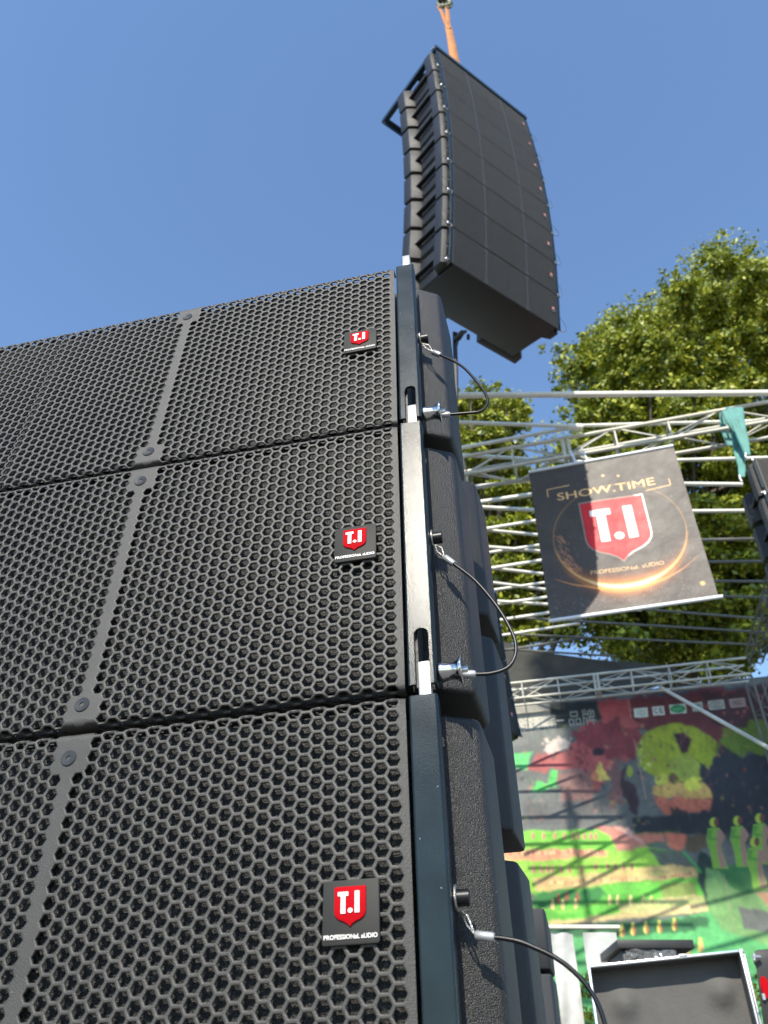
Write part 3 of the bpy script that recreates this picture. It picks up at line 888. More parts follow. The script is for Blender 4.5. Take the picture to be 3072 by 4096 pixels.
# --- turquoise sling round the truss
M['turq'] = mat('turquoise webbing', lin((84, 140, 134)), 0.7, bump=(40, 0.004), vary=0.2, vscale=9)
ts = at_y(2935, 1640, 5.3)
tq = empty('round_sling', loc=ts)
tag(tq, 'turquoise round sling looped over the front truss at the right', 'sling')
def strap(px, ws, Y, parent, name='strap'):
    mb = MB(); rows = []
    n = len(px)
    for i, ((x, y), w_) in enumerate(zip(px, ws)):
        yy = Y[i] if isinstance(Y, (list, tuple)) else Y
        m_ = [at_y(x - w_/2 + w_*k/8, y, yy + 0.008*(-1)**k) - ts for k in range(9)]
        rows.append(m_)
    vs = [p for r_ in rows for p in r_]; k9 = len(vs)
    fs = [(i*9+k, i*9+k+1, (i+1)*9+k+1, (i+1)*9+k) for i in range(n-1) for k in range(8)]
    mb.add(vs, fs, True)
    mb.add([v + Vector((0, 0.012, 0)) for v in vs], [f[::-1] for f in fs], True)
    mb.build(name, M['turq'], parent)
strap([(2938,1628),(2955,1700),(2978,1770),(2990,1812),(2992,1818)], [70,54,38,24,18], [5.15,5.13,5.12,5.1,5.1], tq)
strap([(2912,1640),(2930,1685),(2955,1728)], [50,56,40], [5.14,5.12,5.14], tq)
strap([(2890,1650),(2900,1720),(2925,1780)], [24,34,26], [5.5,5.5,5.45], tq)
strap([(2950,1722),(2955,1800),(2968,1860),(2969,1906)], [46,42,30,24], [5.3,5.28,5.2,5.15], tq)
mb = MB()
for p in (((2983,1812),(2982,1828),(2992,1836)), ((2958,1902),(2960,1915),(2968,1928))):
    mb.tube([at_y(*q, 5.08)-ts for q in p], 0.010, 8)
mb.build('shackle', M['zinc'], tq)

# --- stage backdrop
BA, BB = Vector((0.367*HT, 2.154*HT+0.42, 0)), Vector((1.0*HT, 1.996*HT+0.42, 0))
kx = (BB-BA).normalized(); kn = Vector((kx.y, -kx.x, 0))
if kn.y > 0: kn = -kn
K0 = BA - kx*1.2
K0.z = HT + EYE + 0.12
kb = empty('stage_backdrop', loc=Vector((K0.x, K0.y, 0.9)))
tag(kb, 'large printed stage backdrop with green and red dancers under the rear truss', 'backdrop')
def z6(x, y): return (2000 + x/1.4785, 2600 + y/1.4785)
KW, KH = 7.0, K0.z - 0.9
off = Vector((K0.x, K0.y, 0.9))
def kf(x, z, o=0.0): return K0 + kx*x + Vector((0, 0, -z)) + kn*(o + 0.015*math.sin(x*1.3) + 0.006*math.sin(x*3.1+z*2)) - off
def k6(x, y):
    p = on_plane(*z6(x, y), K0, kn) - K0
    return p.dot(kx), -p.z
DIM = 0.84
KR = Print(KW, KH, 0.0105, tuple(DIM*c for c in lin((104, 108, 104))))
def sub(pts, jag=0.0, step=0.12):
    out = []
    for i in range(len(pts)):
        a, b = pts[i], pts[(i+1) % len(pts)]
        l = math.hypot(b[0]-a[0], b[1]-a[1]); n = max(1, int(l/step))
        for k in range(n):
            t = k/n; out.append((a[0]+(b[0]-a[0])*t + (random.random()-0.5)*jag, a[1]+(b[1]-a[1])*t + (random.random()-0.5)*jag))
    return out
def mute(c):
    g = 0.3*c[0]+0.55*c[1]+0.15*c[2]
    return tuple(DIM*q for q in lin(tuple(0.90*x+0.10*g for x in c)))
def KP(pts, col, jag=0.0, alpha=1.0):
    q = [k6(*p) for p in pts]
    if jag: q = sub(q, jag, 0.07)
    KR.fill(q, mute(col), alpha)
def KE(c, rx_, ry_, col, rot=0.0, jag=0.0, n=20):
    p = []
    for k in range(n):
        a = 2*math.pi*k/n; x, y = rx_*math.cos(a), ry_*math.sin(a)
        j = 1 + (random.random()-0.5)*jag
        p.append((c[0] + (x*math.cos(rot)-y*math.sin(rot))*j, c[1] + (x*math.sin(rot)+y*math.cos(rot))*j))
    KP(p, col)
KP([(900,250),(1900,180),(2100,1250),(1100,1080),(1180,600),(700,400)], (74,76,80))
KP([(560,295),(1900,170),(1950,560),(1300,600),(1000,470),(640,460)], (112,52,54), 0.10)
KP([(1180,250),(1900,180),(1950,480),(1500,520),(1220,400)], (72,44,46), 0.10)
KP([(290,315),(565,295),(602,412),(300,452)], (44,52,52))
KP([(575,300),(760,280),(782,400),(602,420)], (180,78,78))
KP([(0,330),(95,322),(290,318),(300,450),(100,470),(0,480)], (150,148,136))
KP([(520,430),(740,372),(830,440),(815,560),(720,660),(560,840),(500,800),(440,700),(150,722),(215,622),(400,560),(460,500)], (178,86,84), 0.12)
KP([(440,480),(700,400),(820,470),(780,620),(600,640),(470,560)], (140,60,66), 0.15)
KP([(10,620),(190,598),(150,715),(100,700),(20,700)], (92,200,110))
KP([(180,768),(210,820),(240,780),(275,800),(290,725),(345,712),(335,830),(300,800),(240,850),(190,850)], (80,200,90), 0.08)
KP([(340,730),(540,700),(560,900),(520,940),(360,900)], (150,108,100), 0.10)
KP([(640,660),(720,640),(720,900),(650,950)], (128,92,88), 0.1)
KE((330,570), 70, 38, (205,190,175), -0.4, 0.5); KE((290,590), 30, 20, (220,200,190), 0, 0.6)
KE((1045,605), 245, 172, (150,165,38), 0.08, 0.05, 36)
KP([(1210,520),(1290,600),(1262,705),(1220,680),(1160,640)], (140,158,34), 0.05)
KP([(1300,540),(1330,470),(1500,420),(1700,430),(1800,560),(1560,610),(1460,615),(1360,650),(1290,620)], (96,122,30), 0.10)
KP([(1150,625),(1230,700),(1320,560),(1440,640),(1600,600),(1800,620),(1900,1080),(1100,1080),(1230,900)], (46,50,58), 0.06)
KP([(1015,490),(1090,485),(1130,520),(1110,590),(1070,612),(1045,560)], (66,36,48), 0.03)
KE((1090,690), 95, 75, (150,165,60), 0.2, 0.1)
KP([(900,800),(1000,780),(1180,770),(1240,830),(1250,880),(920,870),(892,840)], (205,165,85), 0.04)
KE((955,760), 36, 42, (190,190,70), 0, 0.2); KE((1145,790), 52, 46, (205,205,70), 0, 0.2); KE((1020,760), 30, 34, (110,80,50), 0, 0.3)
KP([(905,876),(1262,872),(1240,925),(1120,965),(990,960)], (205,112,84), 0.06)
KP([(980,930),(1110,930),(1100,1000),(1000,1010)], (70,58,58), 0.12)
KE((765,715), 20, 36, (165,180,50)); KP([(730,680),(745,670),(740,760),(810,800),(830,880),(800,980),(770,940),(725,860),(715,760)], (70,54,58), 0.05)
KE((765,715), 19, 36, (168,182,55)); KE((575,605), 36, 24, (48,40,50), 0, 0.3)
KP([(598,660),(612,700),(650,765),(570,770),(555,740)], (225,200,90)); KE((560,745), 26, 26, (210,130,90), 0, 0.2)
KE((655,662), 14, 14, (210,120,105)); KE((645,690), 14, 16, (210,120,105))
for k in range(26):
    KE((random.uniform(440,520), random.uniform(580,760)), 6, 9, (120,50,56))
for k in range(16):
    KE((random.uniform(820,900), random.uniform(540,700)), 5, 10, (200,205,110))
for k in range(12):
    KE((random.uniform(1180,1560), random.uniform(235,420)), 7, 10, (170,90,85), 0, 0.4)
for k in range(22):
    KE((random.uniform(250,420), random.uniform(520,620)), 9, 8, (215,195,180), 0, 0.4)
for x in (165,200,235,300,345,390,450): KP([(x,880),(x+12,885),(x-6,985),(x-16,980)], (128,124,118))
# dark stage line
KP([(130,905),(640,880),(660,1000),(150,1040)], (96,98,96))
KP([(780,985),(1600,950),(1900,980),(1900,1085),(800,1085)], (48,54,58))
# terraces
KP([(0,1075),(560,1058),(700,1110),(900,1165),(640,1190),(130,1240),(0,1250)], (120,205,60))
KP([(0,1230),(900,1165),(1070,1190),(1190,1310),(620,1390),(200,1440),(0,1450)], (140,198,62))
KP([(545,1040),(720,1040),(880,1160),(700,1190),(640,1100)], (206,130,112))
KP([(670,1045),(750,1045),(870,1160)], (236,180,160)); KP([(770,1085),(960,1082),(965,1130),(860,1140)], (216,130,104))
KP([(965,1082),(1100,1090),(1085,1170),(1040,1190),(980,1150)], (214,118,88), 0.03)
KP([(1100,1090),(1240,1080),(1240,1180),(1100,1180)], (98,84,62), 0.08)
KP([(15,1205),(330,1170),(640,1190),(630,1215),(130,1245),(15,1245)], (214,150,110), 0.04)
KP([(880,1170),(1080,1188),(1185,1310),(950,1270)], (98,104,92))
KP([(190,1345),(620,1310),(960,1262),(1130,1290),(1190,1325),(1080,1355),(620,1395),(200,1435)], (205,176,110), 0.04)
KP([(200,1430),(1190,1330),(1245,1530),(1000,1560),(290,1625),(200,1600)], (96,190,60))
KP([(200,1435),(600,1395),(640,1440),(560,1500),(200,1520)], (50,130,60), 0.05)
KP([(290,1600),(700,1560),(1240,1480),(1245,1535),(700,1590),(290,1630)], (214,188,126))
KP([(940,1380),(1150,1360),(1185,1470),(960,1490)], (128,150,70))
for k in range(7):
    t = k/7; KP([(700,1500+t*60),(1225,1440+t*80),(1225,1446+t*80),(700,1506+t*60)], (226,196,140))
KP([(1185,1180),(1300,1290),(1290,1640),(1180,1700),(1240,1540),(1160,1330)], (40,62,56), 0.04)
KP([(1075,1190),(1085,1188),(1192,1312),(1180,1316)], (60,190,90))
KP([(1220,1290),(1480,1290),(1700,1600),(1900,1700),(1900,1900),(1220,1700)], (112,160,92))
KP([(1290,1270),(1480,1260),(1500,1440),(1340,1400)], (60,130,70), 0.06)
KP([(1410,1515),(1800,1580),(1800,1700),(1430,1640)], (96,100,96)); KP([(1500,1420),(1600,1430),(1900,1700),(1700,1640)], (176,130,100))
KP([(700,1640),(1240,1540),(1300,1640),(1900,1860),(1900,2300),(300,2300),(300,1640)], (84,172,98))
KP([(280,1625),(720,1610),(1220,1560),(1230,1640),(700,1700),(300,1680)], (52,110,66), 0.05)
# soft picture detail: blotches and streaks over the painted areas
for k in range(420):
    x, y = random.uniform(60, 1600), random.uniform(420, 1040)
    KE((x, y), random.uniform(3, 13), random.uniform(3, 12), random.choice([(120,60,60),(60,52,56),(170,110,90),(96,84,70),(150,150,60),(52,58,62)]), random.random()*3, 0.5, 9) if random.random() < 0.35 else KP([(x,y),(x+6,y),(x+random.uniform(-6,8),y+random.uniform(20,80)),(x-4,y+30)], random.choice([(90,80,78),(70,64,66),(140,92,84)]), 0, 0.5)
for k in range(60):
    t = random.random(); y = 1080 + t*520; x = random.uniform(20, 900)
    KP([(x,y),(x+random.uniform(80,300),y-12),(x+random.uniform(80,300),y-6),(x,y+4)], random.choice([(170,220,90),(80,160,60),(60,130,60),(190,205,100)]), 0, 0.45)
KR.warp(1.6, 12); KR.blur(3); KR.mottle(0.22, 46); KR.mottle(0.14, 12); KR.mottle(0.12, 4)
# little figures
def fig(x, y, h, c1, c2=None):
    KE((x, y-h*0.42), h*0.10, h*0.11, c1); KE((x, y-h*0.02), h*0.16, h*0.34, c1, 0, 0.15)
    if c2: KE((x+h*0.10, y), h*0.08, h*0.30, c2)
for x in (195,258,325,380,432,462,498,535,565): fig(x, 1105, 58, (214,150,118), (190,120,100))
for x in (198,245,280,310,362,408,480,566,636,680,730,778): fig(x, 1305 if x < 500 else 1285, 62, (205,145,112), (170,110,90))
for x in range(220, 1160, 21):
    y = 1385 - (x-220)*0.065 + random.uniform(-8, 8); KE((x, y), 8, 12, random.choice([(222,190,130),(205,150,110),(190,130,95)]), 0, 0.3)
for x in range(30, 620, 17):
    KE((x, 1205 - (x-30)*0.03 + random.uniform(-6, 6)), 9, 13, random.choice([(222,160,118),(200,120,95),(230,180,130)]), 0, 0.3)
for x, y in ((345,1480),(395,1465),(458,1470),(312,1515),(372,1515),(447,1510)): fig(x, y, 76, (150,85,60) if y < 1490 else (214,190,120))
for x in (648,695,772,848,893): fig(x, 1485, 72, (222,212,130), (200,170,110))
for x, y in ((720,1670),(785,1660),(862,1650),(942,1645),(1030,1630)): fig(x, y, 92, (215,205,90), (190,100,80))
fig(1108, 1770, 110, (222,205,100), (214,170,110)); fig(1185, 1755, 110, (222,205,100), (214,170,110))
def dancer(x, y, s_):
    KE((x, y-s_*0.42), s_*0.085, s_*0.10, (178,205,60)); KE((x+s_*0.05, y-s_*0.43), s_*0.05, s_*0.09, (120,70,60))
    KP([(x-s_*0.12,y-s_*0.30),(x+s_*0.10,y-s_*0.32),(x+s_*0.24,y-s_*0.12),(x+s_*0.13,y-s_*0.04),(x+s_*0.20,y+s_*0.25),(x+s_*0.30,y+s_*0.52),(x-s_*0.02,y+s_*0.52),(x-s_*0.07,y+s_*0.2),(x-s_*0.15,y-s_*0.05)], (130,185,62))
    KP([(x+s_*0.06,y-s_*0.28),(x+s_*0.16,y-s_*0.26),(x+s_*0.24,y-s_*0.12),(x+s_*0.14,y+s_*0.05),(x+s_*0.26,y+s_*0.5),(x+s_*0.12,y+s_*0.5),(x+s_*0.06,y+s_*0.1)], (172,134,112))
    KP([(x-s_*0.12,y-s_*0.26),(x-s_*0.02,y-s_*0.27),(x-s_*0.06,y-s_*0.12),(x+s_*0.08,y-s_*0.10),(x+s_*0.06,y-s_*0.05),(x-s_*0.13,y-s_*0.07)], (96,160,60))
dancer(1265, 1140, 290); dancer(1405, 1130, 290); dancer(1535, 1115, 290); dancer(1505, 1260, 300)
KR.blur(1)
# certificate marks
tk = [((790,345),(872,336),(877,392),(796,399)), ((899,333),(968,326),(976,380),(906,386)), ((1000,322),(1098,314),(1105,370),(1008,376)), ((1134,312),(1196,304),(1202,356),(1140,362)), ((1228,300),(1322,291),(1332,346),(1238,354)), ((1352,290),(1446,281),(1458,334),(1364,342))]
for i, q in enumerate(tk):
    KP(q, ((196,205,192), (206,210,200), (190,205,185), (168,180,168), (170,172,160), (164,140,134))[i])
KE((1052,345), 44, 24, (30,140,80)); KE((836,368), 24, 17, (140,165,150)); KE((836,368), 19, 13, (196,205,192)); KE((1170,334), 22, 18, (110,150,130)); KE((1280,323), 38, 22, (90,100,95)); KE((1280,323), 33, 18, (170,172,160)); KE((1405,312), 34, 20, (130,104,100)); KE((1405,312), 30, 17, (160,136,130))
def KT(s_, x0, x1, y0, y1, col, bold=0.02):
    a, b = k6(x0, y0), k6(x1, y1)
    KR.text(s_, a[0], b[0], b[1], a[1], mute(col), bold=bold)
for s_, q in (('C', ((908,342),(935,372))), ('E', ((940,340),(966,370))), ('RoHS', ((1022,336),(1082,356))), ('CCC', ((1258,314),(1304,333))), ('PICC', ((1382,304),(1428,321))), ('F', ((1162,326),(1178,343))), ('C', ((828,361),(844,376)))):
    KT(s_, q[0][0], q[1][0], q[0][1], q[1][1], (34,44,44) if s_ not in ('RoHS',) else (120,190,140))
KT('品牌', 398, 572, 362, 440, (150,156,148), bold=0.008)
KT('全球音响第一', 100, 385, 400, 462, (196,194,180), bold=0.01)
for q in (((755,280),(760,280),(778,400),(773,400)), ((790,520),(795,519),(868,880),(862,880)), ((1320,1320),(1324,1320),(1392,1660),(1388,1660))):
    KP(q, (150,135,115))
M['kprint'] = print_mat('printed backdrop cloth', 0.55, 0.15, 1.2, spec=0.3)
KR.mottle(0.06, 3)
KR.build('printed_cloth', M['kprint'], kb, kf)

# dark tarpaulin behind the rear truss
M['tarp'] = mat('dark olive tarpaulin', (0.032, 0.031, 0.024), 0.8, vary=0.35, vscale=1.4, bump=(3, 0.05))
tp = [(1990,2560),(2180,2610),(2400,2640),(2600,2655),(2700,2665),(2690,2730),(2450,2790),(2200,2835),(2040,2850),(1990,2860)]
t0 = at_y(1990, 2810, 11.6); mb = MB()
P_ = [at_y(x, y, 11.6 + 0.15*math.sin(x*0.02)) - t0 for x, y in tp]
mb.add(P_ + [p + Vector((0, 0.02, 0)) for p in P_], [list(range(10)), list(range(10, 20))[::-1]] + [(i, (i+1) % 10, (i+1) % 10 + 10, i+10) for i in range(10)])
o = mb.build('tarpaulin', M['tarp']); o.location = t0
tag(o, 'dark olive tarpaulin stretched above the left part of the rear truss', 'tarpaulin')

# ================================================================ things at the foot of the stage
M['case'] = mat('grey case lining', (0.09, 0.087, 0.082), 0.9, vary=0.10, vscale=12, bump=(60, 0.002))
M['casealu'] = mat('bright aluminium extrusion', (0.80, 0.80, 0.80), 0.28, metal=0.9)
M['caseblk'] = mat('black laminate', (0.02, 0.02, 0.02), 0.4)
# open lid of a flight case, facing the camera
Yc = 4.6
cA, cB, cC, cD = at_y(2362, 3890, Yc), at_y(2944, 3829, Yc-0.13), at_y(3032, 4150, Yc-0.13), at_y(2402, 4230, Yc)
ex = (cB-cA).normalized(); LW = (cB-cA).length
ez = Vector((0, 0, 1)); en = ex.cross(ez).normalized()
if en.y > 0: en = -en
LH = 1.15
lid = empty('flight_case_lid', loc=cA - ez*LH)
tag(lid, 'grey-lined flight case lid with bright aluminium edges standing open', 'flight case')
fwd = en
def lp(x, z, o): return ex*x + ez*(LH - z) + fwd*o
mb = MB(); vs = [lp(0,0,0), lp(LW,0,0), lp(LW,LH,0), lp(0,LH,0)]
n = 36; vs = []
for j in range(n+1):
    for i in range(n+1):
        x, z = LW*i/n, LH*j/n
        o = 0.0
        for bx0, bz0 in ((0.20*LW, 0.13*LH), (0.85*LW, 0.12*LH)):
            r2 = ((x-bx0)**2 + (z-bz0)**2)/0.055**2; o += 0.045*math.exp(-r2**1.3)
        vs.append(lp(x, z, o))
mb.add(vs, [(j*(n+1)+i, j*(n+1)+i+1, (j+1)*(n+1)+i+1, (j+1)*(n+1)+i) for j in range(n) for i in range(n)], True)
mb.build('lining', M['case'], lid)
mb = MB()
def bxl(mbb, x0, x1, z0, z1, o0, o1):
    p = [lp(x, z, o) for o in (o0, o1) for x, z in ((x0,z0),(x1,z0),(x1,z1),(x0,z1))]
    mbb.add(p, [(0,1,2,3),(7,6,5,4),(0,4,5,1),(1,5,6,2),(2,6,7,3),(3,7,4,0)])
bxl(mb, -0.012, LW+0.012, -0.012, LH, -0.02, -0.005); mb.build('outer_panel', M['caseblk'], lid)
mb = MB(); bxl(mb, -0.012, 0.0, -0.012, LH, -0.004, 0.10); bxl(mb, LW, LW+0.012, -0.012, LH, -0.004, 0.10); bxl(mb, 0.0, LW, -0.012, 0.0, -0.004, 0.10); mb.build('rim_wall', M['case'], lid)
for nm, q in (('edge_trim', (-0.014, -0.002, -0.014, LH, 0.10, 0.112)), ('edge_trim', (LW+0.002, LW+0.014, -0.014, LH, 0.10, 0.112)), ('edge_trim', (-0.0015, LW+0.0015, -0.016, -0.004, 0.10, 0.111))):
    mb = MB(); bxl(mb, *q); mb.build(nm, M['casealu'], lid, bevel=0.003)
mb = MB(); bxl(mb, LW+0.020, LW+0.032, 0.0, LH, 0.02, 0.08); mb.build('edge_channel', M['casealu'], lid, bevel=0.004)
mb = MB(); bxl(mb, LW+0.004, LW+0.024, -0.020, 0.006, 0.07, 0.114); mb.build('corner_ball', M['zinc'], lid, bevel=0.012)
mb = MB(); bxl(mb, LW*0.60, LW*0.66, -0.022, -0.010, 0.095, 0.115); mb.build('latch', M['zinc'], lid, bevel=0.003)

# wrapped loudspeaker behind the case
M['film'] = mat('clear wrinkled film', (0.10, 0.10, 0.097), 0.16, spec=0.9, bump=(11, 0.05))
M['blk'] = mat('black painted cabinet', (0.02, 0.019, 0.018), 0.55, vary=0.2)
w0_ = at_y(2466, 3758, 5.6); w1_ = at_y(2766, 3732, 5.6)
wr = empty('wrapped_speaker', loc=w0_ - Vector((0, 0, 1.0)))
tag(wr, 'black box wrapped in shiny clear film behind the flight case lid', 'wrapped box')
ww = (w1_-w0_).length
mb = MB(); mb.box((0, 0, 0.95), (ww, 0.5, 1.0)); mb.build('top_board', M['blk'], wr, bevel=0.006)
mb = MB(); mb.box((0.03, 0.03, 0), (ww-0.10, 0.45, 0.949)); mb.build('cabinet', M['blk'], wr, bevel=0.01)
mb = MB(); n = 30; vs = []
for j in range(n+1):
    for i in range(n+1):
        x = 0.05 + (ww-0.17)*i/n; z = 0.93 - 0.6*j/n
        vs.append((x, 0.018 - 0.016*abs(math.sin(x*23+z*9))*abs(math.cos(x*9-z*21)) - 0.004*math.sin(x*60+z*15), z + 0.018))
mb.add(vs, [(j*(n+1)+i, (j+1)*(n+1)+i, (j+1)*(n+1)+i+1, j*(n+1)+i+1) for j in range(0, n) for i in range(n)], True)
mb.build('plastic_film', M['film'], wr)

# white framed fabric screens
M['fab'] = mat('white translucent sheet', (0.46, 0.46, 0.43), 0.4, vary=0.35, vscale=3.2, bump=(2.5, 0.05))
Yw = 6.2
f0 = at_y(2190, 3708, Yw); f1 = at_y(2462, 3688, Yw)
ws_ = empty('white_screen', loc=f0 - Vector((0, 0, 1.4)))
tag(ws_, 'white fabric screen with a top rail standing left of the flight case', 'screen')
fw_ = (f1-f0).length
mb = MB(); mb.box((-0.02, -0.03, 1.385), (fw_+0.02, 0.01, 1.41)); mb.build('top_rail', M['alu2'], ws_, bevel=0.006)
def sheet(x0, x1, z0, z1, yo, nm='sheet'):
    mb = MB(); n = 16
    vs = [(x0+(x1-x0)*i/n, yo + 0.006*math.sin(i*0.5+j*0.6) + 0.006*math.sin(j*0.8), z1+(z0-z1)*j/n) for j in range(n+1) for i in range(n+1)]
    mb.add(vs, [(j*(n+1)+i, (j+1)*(n+1)+i, (j+1)*(n+1)+i+1, j*(n+1)+i+1) for j in range(n) for i in range(n)], True)
    mb.add([(a, b+0.012, c) for a, b, c in vs], [(j*(n+1)+i, j*(n+1)+i+1, (j+1)*(n+1)+i+1, (j+1)*(n+1)+i) for j in range(n) for i in range(n)], True)
    mb.build(nm, M['fab'], ws_)
mb = MB(); mb.box((-0.01, -0.035, 0.74), (fw_, -0.022, 0.765)); mb.build('middle_rail', M['alu2'], ws_)
sheet(0.02, 0.17, 0.35, 1.365, 0.0); sheet(0.24, fw_-0.01, 0.35, 1.365, -0.01)
mb = MB(); mb.box((-0.01, -0.012, 0.30), (fw_, 0.01, 0.335)); mb.build('bottom_rail', M['pole'], ws_)
mb = MB(); mb.box((0.02, -0.010, 0.0), (0.05, 0.008, 0.299)); mb.box((fw_-0.05, -0.010, 0.0), (fw_-0.02, 0.008, 0.299)); mb.build('leg', M['pole'], ws_)

# dark cabinet stack behind the close array
M['dk'] = mat('charcoal painted cabinet', (0.014, 0.016, 0.018), 0.55, vary=0.15, vscale=4)
sb = empty('subwoofer_stack', loc=Vector((0, 0, 0)))
g0 = at_y(2100, 3635, 2.3)
sb.location = (g0.x, g0.y, 0)
tag(sb, 'plain charcoal cabinet with a horizontal seam standing right behind the close array', 'subwoofer')
wz = at_y(2172, 3622, 2.3) - g0
H1 = g0.z; seam = at_y(2180, 3890, 2.3).z
dd = Vector((0.30, 0.95, 0)).normalized()
for nm, za, zb in (('upper_cabinet', seam+0.004, H1), ('lower_cabinet', 0.0, seam-0.004)):
    mb = MB(); ww2 = wz.x
    P2 = [(-0.25, 0), (ww2, -0.02), (ww2+0.030, 0.10), (ww2+0.045, 0.5), (-0.2, 0.52)]
    mb.prism(P2, za, zb, zf1=lambda x, y, zb=zb: zb - (0.03 if (y > 0.05 and nm == 'upper_cabinet') else 0)); mb.build(nm, M['dk'], sb, bevel=0.008)

# equipment at the right edge
rt = empty('stage_light', loc=at_y(3030, 4000, 4.2) - Vector((0, 0, 1.6)))
tag(rt, 'black stage fixture with a red disc cut off at the lower right photo edge', 'stage light')
def rl(x, y, Y=4.2): return at_y(x, y, Y) - rt.location
mb = MB()
P3 = [(3014,3800),(3200,3780),(3240,4180),(3060,4180),(3022,3870),(3010,3850)]
v0 = [rl(*p) for p in P3]; v1 = [p + Vector((0.40, 0.35, 0)) for p in v0]
mb.add(v0 + v1, [list(range(6)), list(range(6, 12))[::-1]] + [(i, (i+1) % 6, (i+1) % 6+6, i+6) for i in range(6)])
mb.build('housing', M['blk'], rt, bevel=0.008)
mb = MB(); mb.tube([rl(3010, 3828, 4.16), rl(3040, 3828, 4.18)], 0.008, 8); mb.tube([rl(3017, 3815, 4.16), rl(3018, 3842, 4.16)], 0.005, 8); mb.tube([rl(3052, 3975, 4.19), rl(3058, 4000, 4.19)], 0.008, 8); mb.build('bracket_bolt', M['zinc'], rt)
mb = MB(); c_ = rl(3062, 3950, 4.19); mb.add([c_ + Vector((0.02*math.cos(a*math.pi/8), -0.004, 0.045*math.sin(a*math.pi/8))) for a in range(16)], [list(range(16))]); mb.add([c_ + Vector((0.02*math.cos(a*math.pi/8), 0.004, 0.045*math.sin(a*math.pi/8))) for a in range(16)], [list(range(16))[::-1]])
mb.build('red_disc', M['red'], rt)

# ================================================================ ground
gm = mat('grey paving', (0.12, 0.115, 0.11), 0.85, vary=0.25, vscale=0.8, bump=(12, 0.01))
mb = MB(); mb.add([(-150, -150, 0), (150, -150, 0), (150, 200, 0), (-150, 200, 0)], [(0, 1, 2, 3)])
tag(mb.build('ground', gm), kind='structure')
sm = mat('dark stage boards', (0.06, 0.055, 0.05), 0.7, vary=0.2)
mb = MB(); mb.box((0.9, 3.9, 0.02), (7.5, 11.9, 0.86)); tag(mb.build('stage_floor', sm), kind='structure')

# ================================================================ trees
def leaf_mat(name, c, tr):
    m = bpy.data.materials.new(name); m.use_nodes = True; t = m.node_tree
    b = t.nodes['Principled BSDF']; out = t.nodes['Material Output']
    a = t.nodes.new('ShaderNodeAttribute'); a.attribute_name = 'Col'
    t.links.new(a.outputs['Color'], b.inputs['Base Color'])
    b.inputs['Roughness'].default_value = 0.5; b.inputs['Specular IOR Level'].default_value = 0.5
    tl = t.nodes.new('ShaderNodeBsdfTranslucent'); t.links.new(a.outputs['Color'], tl.inputs[0])
    mx = t.nodes.new('ShaderNodeMixShader'); mx.inputs[0].default_value = tr
    t.links.new(b.outputs[0], mx.inputs[1]); t.links.new(tl.outputs[0], mx.inputs[2]); t.links.new(mx.outputs[0], out.inputs[0])
    return m
M['leaf'] = leaf_mat('glossy fig leaves', None, 0.16)
M['bark'] = mat('grey bark', (0.11, 0.09, 0.07), 0.9, vary=0.3, bump=(14, 0.03))

def leaves(name, C, Rr, N, size, parent, origin):
    """C: clump centres, Rr radii, N leaves per clump"""
    tot = int(sum(N)); ctr = np.repeat(np.array(C), N, axis=0); rad = np.repeat(np.array(Rr), N)
    d = rng.normal(size=(tot, 3)); d /= np.linalg.norm(d, axis=1)[:, None]
    rr = rng.random(tot)**0.6
    pos = ctr + d * (rad*rr)[:, None] * np.array([1.0, 1.0, 0.62])
    # droop and scatter
    pos += rng.normal(size=(tot, 3)) * 0.05
    nrm = d*0.6 + rng.normal(size=(tot, 3))*0.75 + np.array([0, -0.1, 0.45])
    nrm /= np.linalg.norm(nrm, axis=1)[:, None]
    t = rng.normal(size=(tot, 3)); t -= nrm*(t*nrm).sum(1)[:, None]; t /= np.linalg.norm(t, axis=1)[:, None]
    b = np.cross(nrm, t)
    s = size * (0.45 + 0.95*rng.random(tot))[:, None]
    v = np.stack([pos - t*s*0.5, pos - t*s*0.05 + b*s*0.30 - nrm*s*0.05, pos + t*s*0.55, pos - t*s*0.05 - b*s*0.30 - nrm*s*0.05], 1).reshape(-1, 3) - np.array(origin)
    me = bpy.data.meshes.new(name)
    me.vertices.add(tot*4); me.vertices.foreach_set('co', v.ravel())
    me.loops.add(tot*4); me.loops.foreach_set('vertex_index', np.arange(tot*4))
    me.polygons.add(tot); me.polygons.foreach_set('loop_start', np.arange(tot)*4); me.polygons.foreach_set('loop_total', np.full(tot, 4))
    me.update(); me.validate()
    ca = me.color_attributes.new('Col', 'FLOAT_COLOR', 'CORNER')
    k = rng.random(tot)[:, None]; w = (rng.random(tot)**2)[:, None]
    base = np.array([0.09, 0.16, 0.014])*(1-k) + np.array([0.46, 0.47, 0.034])*k
    base = base*(0.7+0.5*w)
    col = np.concatenate([base, np.ones((tot, 1))], 1); col = np.repeat(col, 4, axis=0)
    ca.data.foreach_set('color', col.ravel())
    return link(name, me, M['leaf'], parent)

